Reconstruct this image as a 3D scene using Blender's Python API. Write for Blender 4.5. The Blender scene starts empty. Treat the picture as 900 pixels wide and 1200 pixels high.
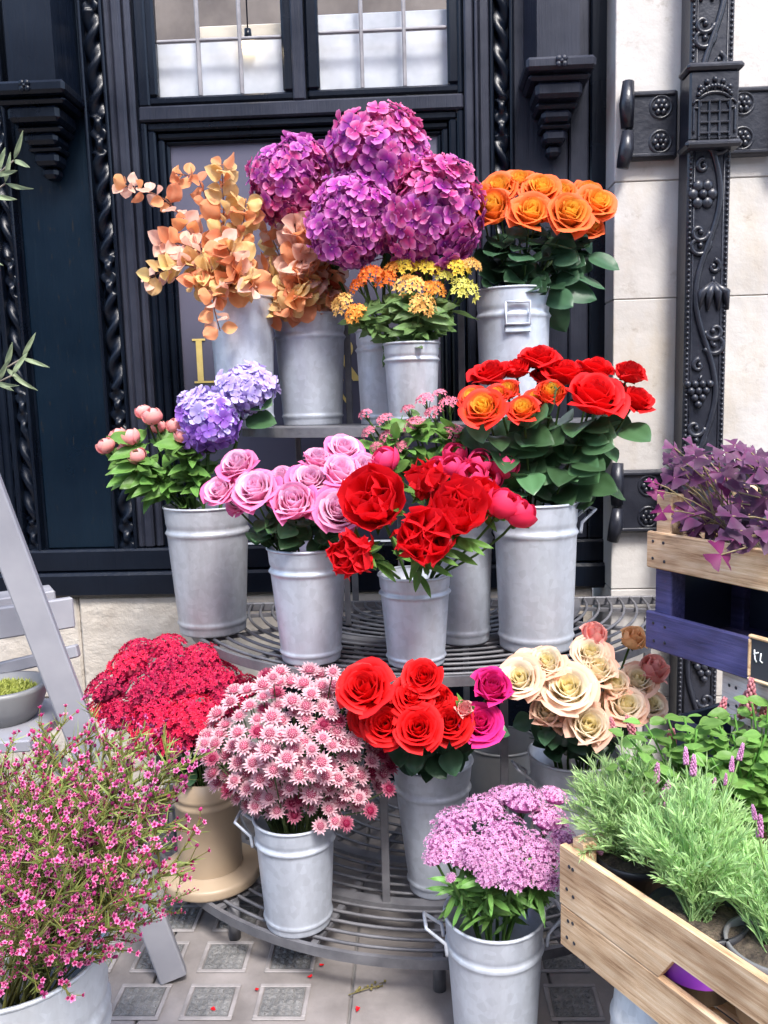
import bpy, math, random
from mathutils import Vector as V, Matrix, Quaternion
random.seed(7)
rad = math.radians
sc = bpy.context.scene
COL = sc.collection
# ------------------------------------------------------------------ camera, world, sun, exposure
CAM = V((0, -2.95, 1.5)); PITCH, YAW, ROLL = rad(7.676), rad(2.306), rad(-1.589); FPX = 979.0
_f = V((-math.sin(YAW)*math.cos(PITCH), math.cos(YAW)*math.cos(PITCH), -math.sin(PITCH)))
_r = V((math.cos(YAW), math.sin(YAW), 0)); _u = _r.cross(_f)
CR = _r*math.cos(ROLL)+_u*math.sin(ROLL); CU = -_r*math.sin(ROLL)+_u*math.cos(ROLL); CF = _f
cd = bpy.data.cameras.new('camera'); cam = bpy.data.objects.new('camera', cd); COL.objects.link(cam)
cd.sensor_fit = 'VERTICAL'; cd.sensor_height = 36; cd.sensor_width = 27; cd.lens = 36*FPX/1200
cd.clip_start = 0.05; cd.clip_end = 500
m = Matrix((CR, CU, -CF)).transposed().to_4x4(); m.translation = CAM; cam.matrix_world = m
sc.camera = cam
SUN_EL = rad(56)      # sun behind the camera, a little to the right, high
w = bpy.data.worlds.new('World'); sc.world = w; w.use_nodes = True
nt = w.node_tree; bg = nt.nodes['Background']
sky = nt.nodes.new('ShaderNodeTexSky'); sky.sky_type = 'NISHITA'; sky.sun_disc = False
sky.sun_elevation = SUN_EL; sky.sun_rotation = rad(160); sky.dust_density = 2; sky.air_density = 1.0; sky.ozone_density = 1.0
nt.links.new(sky.outputs[0], bg.inputs[0]); bg.inputs[1].default_value = 0.14
sd = bpy.data.lights.new('sun', 'SUN'); sd.energy = 1.5; sd.angle = rad(14); sd.color = (1, .97, .93)
so = bpy.data.objects.new('sun', sd); COL.objects.link(so)
sdir = V((math.sin(rad(160))*math.cos(SUN_EL), math.cos(rad(160))*math.cos(SUN_EL), math.sin(SUN_EL)))   # towards the sun
so.rotation_euler = sdir.to_track_quat('Z', 'Y').to_euler(); so.location = (1, -4, 6)
sc.view_settings.view_transform = 'Standard'; sc.view_settings.look = 'None'
sc.view_settings.exposure = 2.0; sc.view_settings.gamma = 1; sc.view_settings.use_curve_mapping = False
sc.cycles.max_bounces = 6; sc.cycles.transparent_max_bounces = 12; sc.cycles.use_denoising = True

def ray(px, py):
    d = (px-450)/FPX*CR-(py-600)/FPX*CU+CF
    return d/d.y
def P(px, py, Z):            # pixel -> point on the horizontal plane at height Z
    d = ray(px, py); return CAM+d*((Z-CAM.z)/d.z)
def Q(px, py, Y):            # pixel -> point on the vertical plane at depth Y
    return CAM+ray(px, py)*(Y-CAM.y)
def depth(p): return (p-CAM).dot(CF)
def pxcol(p): return 450+FPX*(p-CAM).dot(CR)/depth(p)
def S(px, p): return px*depth(p)/FPX     # pixel length -> metres at p
def rnd(a, b): return random.uniform(a, b)

# ------------------------------------------------------------------ materials
MATS = {}
def nodes(name):
    mt = bpy.data.materials.new(name); mt.use_nodes = True
    n = mt.node_tree; b = n.nodes['Principled BSDF']; MATS[name] = mt
    return mt, n, b
def ramp(n, stops):
    r = n.nodes.new('ShaderNodeValToRGB'); e = r.color_ramp.elements
    while len(e) < len(stops): e.new(.5)
    for i, (p, c) in enumerate(stops): e[i].position = p; e[i].color = (*c, 1)
    return r
def coords(n, kind='Object', scale=(1, 1, 1)):
    t = n.nodes.new('ShaderNodeTexCoord'); mp = n.nodes.new('ShaderNodeMapping'); mp.inputs['Scale'].default_value = scale
    n.links.new(t.outputs[kind], mp.inputs[0]); return mp.outputs[0]
def noise(n, co, scale, detail=4, rough=.6):
    x = n.nodes.new('ShaderNodeTexNoise'); x.inputs['Scale'].default_value = scale; x.inputs['Detail'].default_value = detail; x.inputs['Roughness'].default_value = rough
    n.links.new(co, x.inputs['Vector']); return x.outputs['Fac']
def bump(n, b, h, strength, dist=.01):
    k = n.nodes.new('ShaderNodeBump'); k.inputs['Strength'].default_value = strength; k.inputs['Distance'].default_value = dist
    n.links.new(h, k.inputs['Height']); n.links.new(k.outputs[0], b.inputs['Normal'])
def mixc(n, fac, a, c, mode='MIX'):
    x = n.nodes.new('ShaderNodeMix'); x.data_type = 'RGBA'; x.blend_type = mode
    for s, v in ((0, fac), (6, a), (7, c)):
        if isinstance(v, (int, float)): x.inputs[s].default_value = v
        elif isinstance(v, tuple): x.inputs[s].default_value = (*v, 1)
        else: n.links.new(v, x.inputs[s])
    return x.outputs[2]
def surf(name, c1, c2, scale=6, rough=(.5, .7), metal=0, bstr=.2, bscale=40, stretch=(1, 1, 1), bdist=.004, lo=.3, hi=.7, coat=0):
    if name in MATS: return MATS[name]
    mt, n, b = nodes(name); co = coords(n, 'Object', stretch)
    f = noise(n, co, scale); r = ramp(n, ((lo, c1), (hi, c2))); n.links.new(f, r.inputs[0]); n.links.new(r.outputs[0], b.inputs['Base Color'])
    mr = n.nodes.new('ShaderNodeMapRange'); mr.inputs[3].default_value = rough[0]; mr.inputs[4].default_value = rough[1]
    n.links.new(f, mr.inputs[0]); n.links.new(mr.outputs[0], b.inputs['Roughness']); b.inputs['Metallic'].default_value = metal
    b.inputs['Coat Weight'].default_value = coat
    if bstr: bump(n, b, noise(n, co, bscale, 5), bstr, bdist)
    return mt
def petal(name, stops, trans=.3, jit=.12, rough=.55, layer=None, hue=.0, inner=None):
    """petal colour runs from base (0) to edge (1) of each petal; layer = colours from inner to outer petals, multiplied"""
    if name in MATS: return MATS[name]
    mt, n, b = nodes(name)
    a = n.nodes.new('ShaderNodeAttribute'); a.attribute_name = 'pg'; sp = n.nodes.new('ShaderNodeSeparateColor'); n.links.new(a.outputs['Color'], sp.inputs[0])
    r = ramp(n, stops); n.links.new(sp.outputs[0], r.inputs[0]); c = r.outputs[0]
    if layer:
        r2 = ramp(n, layer); n.links.new(sp.outputs[1], r2.inputs[0]); c = mixc(n, 1.0, c, r2.outputs[0], 'MULTIPLY')
    if inner:               # colour of the innermost petals, fading out towards the outer ones
        mi = n.nodes.new('ShaderNodeMapRange'); mi.inputs[1].default_value = inner[1]*.25; mi.inputs[2].default_value = inner[1]; mi.inputs[3].default_value = 1; mi.inputs[4].default_value = 0
        n.links.new(sp.outputs[1], mi.inputs[0]); c = mixc(n, mi.outputs[0], c, inner[0])
    oi = n.nodes.new('ShaderNodeObjectInfo'); ad = n.nodes.new('ShaderNodeMath'); ad.operation = 'ADD'; n.links.new(oi.outputs['Random'], ad.inputs[0]); n.links.new(sp.outputs[2], ad.inputs[1])
    mr = n.nodes.new('ShaderNodeMapRange'); mr.inputs[2].default_value = 2; mr.inputs[3].default_value = 1-jit*1.6; mr.inputs[4].default_value = 1+jit
    n.links.new(ad.outputs[0], mr.inputs[0])
    hs = n.nodes.new('ShaderNodeHueSaturation'); n.links.new(c, hs.inputs['Color']); n.links.new(mr.outputs[0], hs.inputs['Value'])
    if hue:
        mh = n.nodes.new('ShaderNodeMapRange'); mh.inputs[2].default_value = 2; mh.inputs[3].default_value = .5-hue; mh.inputs[4].default_value = .5+hue
        n.links.new(ad.outputs[0], mh.inputs[0]); n.links.new(mh.outputs[0], hs.inputs['Hue'])
    n.links.new(hs.outputs[0], b.inputs['Base Color']); b.inputs['Roughness'].default_value = rough; b.inputs['Specular IOR Level'].default_value = .25
    t = n.nodes.new('ShaderNodeBsdfTranslucent'); n.links.new(hs.outputs[0], t.inputs[0])
    mx = n.nodes.new('ShaderNodeMixShader'); mx.inputs[0].default_value = trans
    n.links.new(b.outputs[0], mx.inputs[1]); n.links.new(t.outputs[0], mx.inputs[2]); n.links.new(mx.outputs[0], n.nodes['Material Output'].inputs[0])
    return mt
def leafmat(name, c1, c2, jit=.3, rough=.45, trans=.25):
    return petal(name, ((0, c1), (1, c2)), trans, jit, rough, hue=.012)

# black paint on old oak: a navy black that is nearly mirror smooth on ridges, with chips and long grain
def paint(name, c1, c2, chips=.0, rough=(.22, .5), grain=(30, 30, 1.6), bstr=.5):
    mt, n, b = nodes(name); co = coords(n); cg = coords(n, 'Object', grain)
    f = noise(n, co, 3.0, 5); r = ramp(n, ((.35, c1), (.7, c2))); n.links.new(f, r.inputs[0]); c = r.outputs[0]
    if chips:
        cc = coords(n, 'Object', (60, 60, 17)); f2 = noise(n, cc, 1.0, 3, .7); r2 = ramp(n, ((.63, (0, 0, 0)), (.67, (1, 1, 1)))); n.links.new(f2, r2.inputs[0])
        c = mixc(n, r2.outputs[0], c, (chips, chips*1.02, chips*1.08))
    n.links.new(c, b.inputs['Base Color']); b.inputs['Specular IOR Level'].default_value = .26
    mr = n.nodes.new('ShaderNodeMapRange'); mr.inputs[3].default_value = rough[0]; mr.inputs[4].default_value = rough[1]
    n.links.new(f, mr.inputs[0]); n.links.new(mr.outputs[0], b.inputs['Roughness'])
    bump(n, b, noise(n, cg, 1.0, 6, .7), bstr, .006); return mt
M_BLACK = paint('black_gloss_paint', (.002, .0035, .008), (.004, .007, .014), rough=(.18, .40))
M_BLACKCHIP = paint('black_chipped_paint', (.0008, .005, .012), (.0016, .008, .017), chips=.012, rough=(.2, .45))
M_GREYBLACK = paint('greyish_black_oak', (.010, .012, .021), (.036, .039, .056), rough=(.3, .5), bstr=.8)  # lighter, greyer black than the other timber paints
M_PANEL = surf('slate_panel_paint', (.075, .073, .105), (.095, .092, .13), 2, (.3, .4), bstr=.05)
M_GOLD = surf('gold_leaf', (.75, .55, .16), (.85, .66, .25), 20, (.3, .45), metal=.3, bstr=.1)
M_STONE = surf('cream_limestone', (.40, .375, .35), (.52, .498, .475), 2.5, (.75, .9), bstr=.5, bscale=25, bdist=.006, lo=.32, hi=.6)
def stain(mt):
    n = mt.node_tree; b = n.nodes['Principled BSDF']; c = b.inputs['Base Color'].links[0].from_socket
    f = noise(n, coords(n, 'Object', (1.5, 1.5, .8)), 2.2, 6, .7); r = ramp(n, ((.5, (1, 1, 1)), (.76, (.92, .83, .70)))); n.links.new(f, r.inputs[0])
    g = noise(n, coords(n, 'Object', (1, 1, 1)), 14, 5, .75); r2 = ramp(n, ((.30, (.78, .75, .72)), (.42, (1, 1, 1)))); n.links.new(g, r2.inputs[0])
    n.links.new(mixc(n, 1.0, mixc(n, 1.0, c, r.outputs[0], 'MULTIPLY'), r2.outputs[0], 'MULTIPLY'), b.inputs['Base Color'])
stain(M_STONE)
M_ROUGHSTONE = surf('rough_limestone', (.38, .335, .285), (.54, .495, .435), 6, (.8, .95), bstr=.9, bscale=18, bdist=.012)
M_JOINT = surf('lime_mortar', (.40, .365, .32), (.5, .46, .41), 12, (.9, .95))
M_LEAD = surf('black_lead_paint', (.007, .008, .014), (.022, .024, .034), 9, (.25, .45), bstr=.4, bscale=60, bdist=.003)
M_IRON = surf('grey_painted_iron', (.08, .08, .09), (.155, .153, .165), 14, (.4, .6), metal=.15, bstr=.2, bscale=90)
M_GREYWOOD = surf('grey_painted_wood', (.20, .20, .225), (.29, .287, .31), 5, (.45, .65), bstr=.06, bscale=30)
M_CONC = surf('pavement_concrete', (.115, .102, .096), (.255, .23, .22), 6, (.6, .85), bstr=.35, bscale=70, lo=.25, hi=.75)
M_GROUND = surf('worn_asphalt', (.13, .125, .125), (.2, .19, .185), 6, (.8, .95))
M_SOIL = surf('potting_soil', (.03, .022, .016), (.13, .10, .07), 60, (.9, 1), bstr=1, bscale=120, bdist=.01)
M_POT = surf('black_plastic', (.02, .02, .024), (.035, .035, .04), 5, (.35, .5), bstr=.03)
M_POTGREY = surf('grey_plastic', (.13, .13, .135), (.2, .2, .2), 5, (.4, .55), bstr=.03)
M_PURPLE = surf('purple_plastic', (.22, .03, .42), (.28, .05, .5), 5, (.35, .5), bstr=.03)
M_NAVY = surf('navy_plastic', (.012, .018, .04), (.02, .03, .06), 5, (.4, .55), bstr=.05)
M_TAUPE = surf('taupe_glaze', (.28, .205, .135), (.36, .275, .19), 3, (.35, .5), bstr=.08, bscale=30)
M_SLATE = surf('chalkboard_slate', (.03, .034, .045), (.045, .05, .06), 6, (.7, .9))
M_CHALK = surf('white_chalk', (.7, .72, .75), (.8, .8, .8), 50, (.8, .9))
M_STEM = leafmat('stem_green', (.06, .13, .03), (.09, .19, .05), .15)
def wood(name, dark, mid, light, axis=(4, 75, 75)):
    mt, n, b = nodes(name); co = coords(n, 'Object', axis)
    f = noise(n, co, 1.2, 10, .75); r = ramp(n, ((.34, dark), (.47, mid), (.62, light))); n.links.new(f, r.inputs[0])
    g = noise(n, coords(n, 'Object', (4, 9, 9)), 1, 3); r2 = ramp(n, ((.30, (.50, .43, .37)), (.55, (1, 1, 1)))); n.links.new(g, r2.inputs[0])
    n.links.new(mixc(n, 1.0, r.outputs[0], r2.outputs[0], 'MULTIPLY'), b.inputs['Base Color']); b.inputs['Roughness'].default_value = .7
    bump(n, b, f, .4, .004); return mt
M_WOOD = wood('pale_rough_pine', (.26, .13, .055), (.62, .41, .235), (.80, .62, .42))
M_BLUEWOOD = wood('worn_indigo_paint', (.035, .035, .11), (.065, .065, .20), (.10, .095, .26))
M_WHITEWOOD = wood('flaking_white_paint', (.38, .34, .30), (.66, .63, .60), (.78, .76, .74))
# galvanised steel with faint spangle and water stains
def galv(name, base, tint):
    mt, n, b = nodes(name); co = coords(n)
    vo = n.nodes.new('ShaderNodeTexVoronoi'); vo.inputs['Scale'].default_value = 55; n.links.new(co, vo.inputs['Vector'])
    sp = n.nodes.new('ShaderNodeSeparateColor'); n.links.new(vo.outputs['Color'], sp.inputs[0])
    r = ramp(n, ((0, tuple(x*.88 for x in base)), (1, base))); n.links.new(sp.outputs[0], r.inputs[0])
    st = noise(n, coords(n, 'Object', (14, 14, 4)), 1, 8, .72); r2 = ramp(n, ((.25, tint), (.75, (1, 1, 1)))); n.links.new(st, r2.inputs[0])
    n.links.new(mixc(n, 1.0, r.outputs[0], r2.outputs[0], 'MULTIPLY'), b.inputs['Base Color'])
    b.inputs['Metallic'].default_value = .45
    mr = n.nodes.new('ShaderNodeMapRange'); mr.inputs[3].default_value = .36; mr.inputs[4].default_value = .62; n.links.new(st, mr.inputs[0]); n.links.new(mr.outputs[0], b.inputs['Roughness'])
    bump(n, b, noise(n, co, 20, 4), .12, .004); return mt
M_GALV = galv('galvanised_steel', (.60, .645, .72), (.70, .69, .70))
M_GALVDULL = galv('weathered_galvanised_steel', (.53, .555, .60), (.64, .60, .58))
M_GALVPALE = galv('pale_enamel_steel', (.66, .69, .725), (.70, .69, .68))
# window glass: clear pane that mirrors the sky by Fresnel
mt, n, b = nodes('window_glass'); tr = n.nodes.new('ShaderNodeBsdfTransparent'); gl = n.nodes.new('ShaderNodeBsdfGlossy'); gl.inputs['Roughness'].default_value = .03
fr = n.nodes.new('ShaderNodeFresnel'); fr.inputs[0].default_value = 1.5; mx = n.nodes.new('ShaderNodeMixShader')
ge = n.nodes.new('ShaderNodeNewGeometry'); fm_ = n.nodes.new('ShaderNodeMix'); n.links.new(ge.outputs['Backfacing'], fm_.inputs[0]); n.links.new(fr.outputs[0], fm_.inputs[2]); fm_.inputs[3].default_value = 0
n.links.new(fm_.outputs[0], mx.inputs[0]); n.links.new(tr.outputs[0], mx.inputs[1]); n.links.new(gl.outputs[0], mx.inputs[2]); n.links.new(mx.outputs[0], n.nodes['Material Output'].inputs[0]); M_GLASS = mt
wv = n.nodes.new('ShaderNodeBump'); wv.inputs['Strength'].default_value = .15; wv.inputs['Distance'].default_value = .02; n.links.new(noise(n, coords(n), 5, 2), wv.inputs['Height']); n.links.new(wv.outputs[0], gl.inputs['Normal'])
mt, n, b = nodes('lamp_glow'); b.inputs['Emission Color'].default_value = (1, .78, .45, 1); b.inputs['Emission Strength'].default_value = 3; M_LAMP = mt
M_PRISM = surf('pavement_glass', (.10, .10, .10), (.2, .195, .19), 30, (.2, .45), bstr=.9, bscale=90, bdist=.01)
M_PALEWHITE = surf('pale_white', (.36, .38, .42), (.60, .62, .66), 5, (.8, .9), bstr=.1)  # pale white of the reflection sheets and the terrace windows
M_ROOM = surf('dim_room_wall', (.08, .065, .06), (.2, .17, .15), 3, (.8, .9))

# ------------------------------------------------------------------ mesh helpers
class MB:
    def __init__(s): s.v = []; s.f = []; s.a = []
    def add(s, vs, fs, a=None):
        o = len(s.v); s.v += [tuple(x) for x in vs]; s.f += [tuple(i+o for i in f) for f in fs]
        s.a += a if a else [(0, 0, 0)]*len(vs)
    def box(s, lo, hi, mtx=None):
        x0, y0, z0 = lo; x1, y1, z1 = hi
        vs = [V(p) for p in ((x0, y0, z0), (x1, y0, z0), (x1, y1, z0), (x0, y1, z0), (x0, y0, z1), (x1, y0, z1), (x1, y1, z1), (x0, y1, z1))]
        if mtx: vs = [mtx@p for p in vs]
        s.add(vs, [(0, 3, 2, 1), (4, 5, 6, 7), (0, 1, 5, 4), (1, 2, 6, 5), (2, 3, 7, 6), (3, 0, 4, 7)])
    def bbox(s, lo, hi, c=.006):        # box with chamfered edges
        x0, y0, z0 = lo; x1, y1, z1 = hi; o = len(s.v); pts = {}; vs = []; fs = []
        X = (x0, x1); Y = (y0, y1); Z = (z0, z1); sg = (1, -1)
        for i in (0, 1):
            for j in (0, 1):
                for k in (0, 1):
                    a = V((X[i], Y[j], Z[k])); dx = V((c*sg[i], 0, 0)); dy = V((0, c*sg[j], 0)); dz = V((0, 0, c*sg[k]))
                    for n, q in enumerate((a+dy+dz, a+dx+dz, a+dx+dy)): pts[i, j, k, n] = len(vs); vs.append(q)
        for ax in range(3):
            for sd in (0, 1):
                ks = [(0, 0), (1, 0), (1, 1), (0, 1)]; f = []
                for p, q in ks:
                    t = [p, q]; t.insert(ax, sd); f.append(pts[(*t, ax)])
                fs.append(f)
        for ax in range(3):
            for p in (0, 1):
                for q in (0, 1):
                    oth = [a for a in range(3) if a != ax]
                    t0 = [p, q]; t0.insert(ax, 0); t1 = [p, q]; t1.insert(ax, 1)
                    fs.append([pts[(*t0, oth[0])], pts[(*t1, oth[0])], pts[(*t1, oth[1])], pts[(*t0, oth[1])]])
        for i in (0, 1):
            for j in (0, 1):
                for k in (0, 1): fs.append([pts[i, j, k, n] for n in range(3)])
        s.add(vs, fs)
    def lathe(s, prof, n=32, c=(0, 0, 0), a0=0, a1=2*math.pi, a=None):
        full = abs(a1-a0-2*math.pi) < 1e-6; k = n if full else n+1; o = len(s.v); vs = []
        for r, z in prof:
            for i in range(k):
                t = a0+(a1-a0)*i/n; vs.append((c[0]+r*math.cos(t), c[1]+r*math.sin(t), c[2]+z))
        fs = []
        for j in range(len(prof)-1):
            for i in range(n):
                i2 = (i+1) % k; fs.append((j*k+i, j*k+i2, (j+1)*k+i2, (j+1)*k+i))
        s.add(vs, fs, a)
    def tube(s, pts, r, n=6, cap=True, a=None):
        pts = [V(p) for p in pts]; rs = r if isinstance(r, (list, tuple)) else [r]*len(pts); vs = []; up = None
        for i, p in enumerate(pts):
            d = (pts[min(i+1, len(pts)-1)]-pts[max(i-1, 0)]).normalized()
            if up is None: up = d.orthogonal().normalized()
            up = (up-d*up.dot(d)).normalized(); sd = d.cross(up)
            for k in range(n):
                t = 2*math.pi*k/n; vs.append(p+(up*math.cos(t)+sd*math.sin(t))*rs[i])
        fs = [(i*n+k, i*n+(k+1) % n, (i+1)*n+(k+1) % n, (i+1)*n+k) for i in range(len(pts)-1) for k in range(n)]
        if cap: fs += [tuple(range(n))[::-1], tuple((len(pts)-1)*n+k for k in range(n))]
        s.add(vs, fs, [a or (0, 0, 0)]*len(vs))
    def prism(s, poly, d0, d1, axis='x'):    # extrude a 2-d polygon: axis x -> poly (y,z); axis y -> poly (x,z); axis z -> poly (x,y)
        def q(p, d): return {'x': (d, p[0], p[1]), 'y': (p[0], d, p[1]), 'z': (p[0], p[1], d)}[axis]
        k = len(poly); vs = [q(p, d0) for p in poly]+[q(p, d1) for p in poly]
        s.add(vs, [tuple(range(k))[::-1], tuple(range(k, 2*k))]+[(i, (i+1) % k, k+(i+1) % k, k+i) for i in range(k)])
    def ball(s, c, r, n=6, m=4, sc=(1, 1, 1), a=None):
        vs = [V((0, 0, 1))]; 
        for j in range(1, m):
            for i in range(n):
                t = math.pi*j/m; p = 2*math.pi*i/n; vs.append(V((math.sin(t)*math.cos(p), math.sin(t)*math.sin(p), math.cos(t))))
        vs.append(V((0, 0, -1))); L = len(vs)-1
        fs = [(0, 1+i, 1+(i+1) % n) for i in range(n)]
        for j in range(m-2): fs += [(1+j*n+i, 1+(j+1)*n+i, 1+(j+1)*n+(i+1) % n, 1+j*n+(i+1) % n) for i in range(n)]
        fs += [(L, 1+(m-2)*n+(i+1) % n, 1+(m-2)*n+i) for i in range(n)]
        s.add([V(c)+V((p.x*sc[0], p.y*sc[1], p.z*sc[2]))*r for p in vs], fs, [a or (0, 0, 0)]*len(vs))
    def mesh(s, name, mat, smooth=True):
        me = bpy.data.meshes.new(name); me.from_pydata(s.v, [], s.f)
        at = me.attributes.new('pg', 'FLOAT_COLOR', 'POINT'); flat = []
        for a in s.a: flat += [a[0], a[1], a[2], 1]
        at.data.foreach_set('color', flat); me.materials.append(mat)
        if smooth: me.polygons.foreach_set('use_smooth', [True]*len(me.polygons))
        me.update(); return me
def remat(me, mat, cache={}):
    k = (me.name, mat.name)
    if k not in cache:
        if me.materials[0] == mat: cache[k] = me
        else: c = me.copy(); c.materials[0] = mat; cache[k] = c
    return cache[k]
def obj(name, me, parent=None, mtx=None, kind=None):
    o = bpy.data.objects.new(name, me); COL.objects.link(o)
    if mtx is not None: o.matrix_local = mtx
    if parent: o.parent = parent
    if kind: o['kind'] = kind
    return o
def thing(name, label, cat, loc=(0, 0, 0), group=None, rot=None):
    o = bpy.data.objects.new(name, None); COL.objects.link(o); o.location = loc; o.empty_display_size = .05
    if rot is not None: o.rotation_euler = rot
    o['label'] = label; o['category'] = cat
    if group: o['group'] = group
    return o
def T(p): return Matrix.Translation(V(p))
def part(name, mb, mat, parent, smooth=False, kind=None):   # mb in world coordinates, parent an unrotated Empty (or a part of one)
    q = parent; off = V((0, 0, 0))
    while q: off += V(q.location); q = q.parent
    return obj(name, mb.mesh(name, mat, smooth), parent, T(-off), kind)
def boxpart(name, lo, hi, mat, parent, c=.006):
    lo, hi = [min(a, b) for a, b in zip(lo, hi)], [max(a, b) for a, b in zip(lo, hi)]
    b_ = MB(); b_.bbox(lo, hi, min(c, *[(h-l)*.45 for l, h in zip(lo, hi)])); return part(name, b_, mat, parent)
def frame_mtx(origin, z, xhint=None):      # local z along z
    z = V(z).normalized(); xh = V(xhint) if xhint is not None else z.orthogonal()
    x = (xh-z*xh.dot(z)); x = x.normalized() if x.length > 1e-5 else z.orthogonal().normalized()
    y = z.cross(x); mm = Matrix((x, y, z)).transposed().to_4x4(); mm.translation = V(origin); return mm
def bez(a, b_, c, n=8): return [a*(1-t)**2+b_*2*t*(1-t)+c*t*t for t in [i/n for i in range(n+1)]]
TOCAM = lambda p: (CAM-V(p)).normalized()

# ------------------------------------------------------------------ ground
YW = .10                                   # plane of the timber front
g = MB(); g.add([(-40, -40, -.012), (40, -40, -.012), (40, 40, -.012), (-40, 40, -.012)], [(0, 1, 2, 3)])
ground = obj('ground', g.mesh('ground', M_GROUND), kind='structure')
pave = bpy.data.objects.new('pavement', None); COL.objects.link(pave); pave['kind'] = 'structure'
GX0, GDX, GDY = P(265, 1122, 0).x, .182, .172
GY0 = P(265, 1122, 0).y
lights = []
def slab(x0, x1, y0, y1): boxpart('slab', (x0, y0, -.01), (x1, y1, 0), M_CONC, pave, .003)
xs = [-3.2, -2.2, -1.45, -.72, -.195, .315, .84, 1.6, 2.4, 3.2]; ys = [-6.2, -5.2, -4.2, -3.2, -2.35, -1.62, -1.21, -.62, .05]
for i in range(len(xs)-1):
    for j in range(len(ys)-1): slab(xs[i]+.003, xs[i+1]-.003, ys[j]+.003, ys[j+1]-.003)
pm = MB(); pm.box((-.052, -.05, .0005), (.052, .05, .0035))
for a in range(5):
    for c in range(5): pm.ball((-.04+.02*a, -.04+.02*c, .003), .009, 5, 4, (1, 1, .5))
pm = pm.mesh('glass_block', M_PRISM, False)
fm = MB()
for lo, hi in (((-.066, -.064), (.066, -.052)), ((-.066, .052), (.066, .064)), ((-.066, -.052), (-.054, .052)), ((.054, -.052), (.066, .052))): fm.bbox((lo[0], lo[1], .0004), (hi[0], hi[1], .005), .002)
fm = fm.mesh('block_frame', surf('light_frame', (.16, .146, .142), (.29, .268, .264), 12, (.6, .8)), False)
for c in list(range(-3, 2))+list(range(5, 9)):
    for r_ in range(-8, 3):
        x = GX0+GDX*c; y = GY0+GDY*r_
        if abs(y) > 2.4: continue
        bl = obj('glass_block', pm, pave, T((x, y, 0))); obj('block_frame', fm, bl)

# ------------------------------------------------------------------ black timber shopfront
front = thing('timber_shopfront', 'black painted carved timber shopfront with leaded windows and a slate panel', 'shopfront', (0, YW, .82))
def X(px, py=0, Y=YW): return Q(px, py, Y).x
def Z(px, py, Y=YW): return Q(px, py, Y).z
Zt = 3.05                                  # everything runs past the top of the frame
bX0, bX1 = -2.4, .80
Zb = Z(140, 696); Z1 = Z(140, 668); Z2 = Z(140, 642)
boxpart('base_board', (bX0, YW-.055, Zb), (bX1, YW+.02, Z1), M_BLACK, front, .01)
boxpart('base_rail', (bX0, YW-.03, Z1), (bX1, YW+.02, Z2), M_BLACK, front, .008)
boxpart('backing', (bX0, YW+.02, Zb), (X(165, 133)+.01, YW+.06, Zt), M_BLACK, front)
boxpart('backing', (X(541, 125)-.01, YW+.02, Zb), (bX1, YW+.06, Zt), M_BLACK, front)
xr0, xr1 = X(95, 0), X(116, 0)             # rope strip left of the door
xl0, xl1 = X(0, 190), X(24, 300)           # second rope strip
boxpart('carved_panel', (xl1+.012, YW, Z2), (xr0-.012, YW+.02, Zt), M_BLACKCHIP, front)
boxpart('end_board', (bX0, YW-.012, Z2), (xl0-.05, YW+.02, Zt), M_BLACK, front)
xp1 = X(160, 133)
boxpart('pilaster', (xr1+.012, YW-.012, Z2), (xp1-.07, YW+.02, Zt), M_GREYBLACK, front)
boxpart('pilaster_fillet', (xp1-.067, YW-.022, Z2), (xp1-.03, YW+.02, Zt), M_GREYBLACK, front, .008)
boxpart('pilaster_fillet', (xp1-.027, YW-.012, Z2), (xp1, YW+.02, Zt), M_GREYBLACK, front, .008)
def rope(x0, x1, z0, z1, hand=1):
    mb = MB(); c = (x0+x1)/2; r = (x1-x0)*.42; n = 14; pitch = .10; rows = int((z1-z0)/.0065)
    vs = []; fs = []
    for j in range(rows+1):
        z = z0+(z1-z0)*j/rows; seg = (z*2.1) % 1.0
        for i in range(n+1):
            t = math.pi*i/n
            tw = math.sin(2*t*1.0+hand*2*math.pi*z/pitch)
            if seg < .28: tw = math.sin(3*t)*math.cos(2*math.pi*z/.07)     # a knot of leaves now and then
            rr = r*(1+.42*(abs(tw)**.7*(1 if tw > 0 else -1)))
            vs.append((c+rr*math.cos(t), YW+.012-rr*.8*math.sin(t), z))
    for j in range(rows):
        for i in range(n): a = j*(n+1)+i; fs.append((a, a+1, a+n+2, a+n+1))
    mb.add(vs, fs); part('rope_carving', mb, M_BLACK, front, True)
    for a in (x0-.006, x1+.006):
        boxpart('bead_strip', (a-.006, YW-.024, z0), (a+.006, YW+.02, z1), M_BLACK, front, .004)
rope(xr0, xr1, Z1+.01, Zt, 1)
rope(xl0-.02, xl1-.015, Z1+.01, Zt, -1); rope(xl0-.075, xl0-.038, Z1+.01, Zt, 1)
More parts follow.
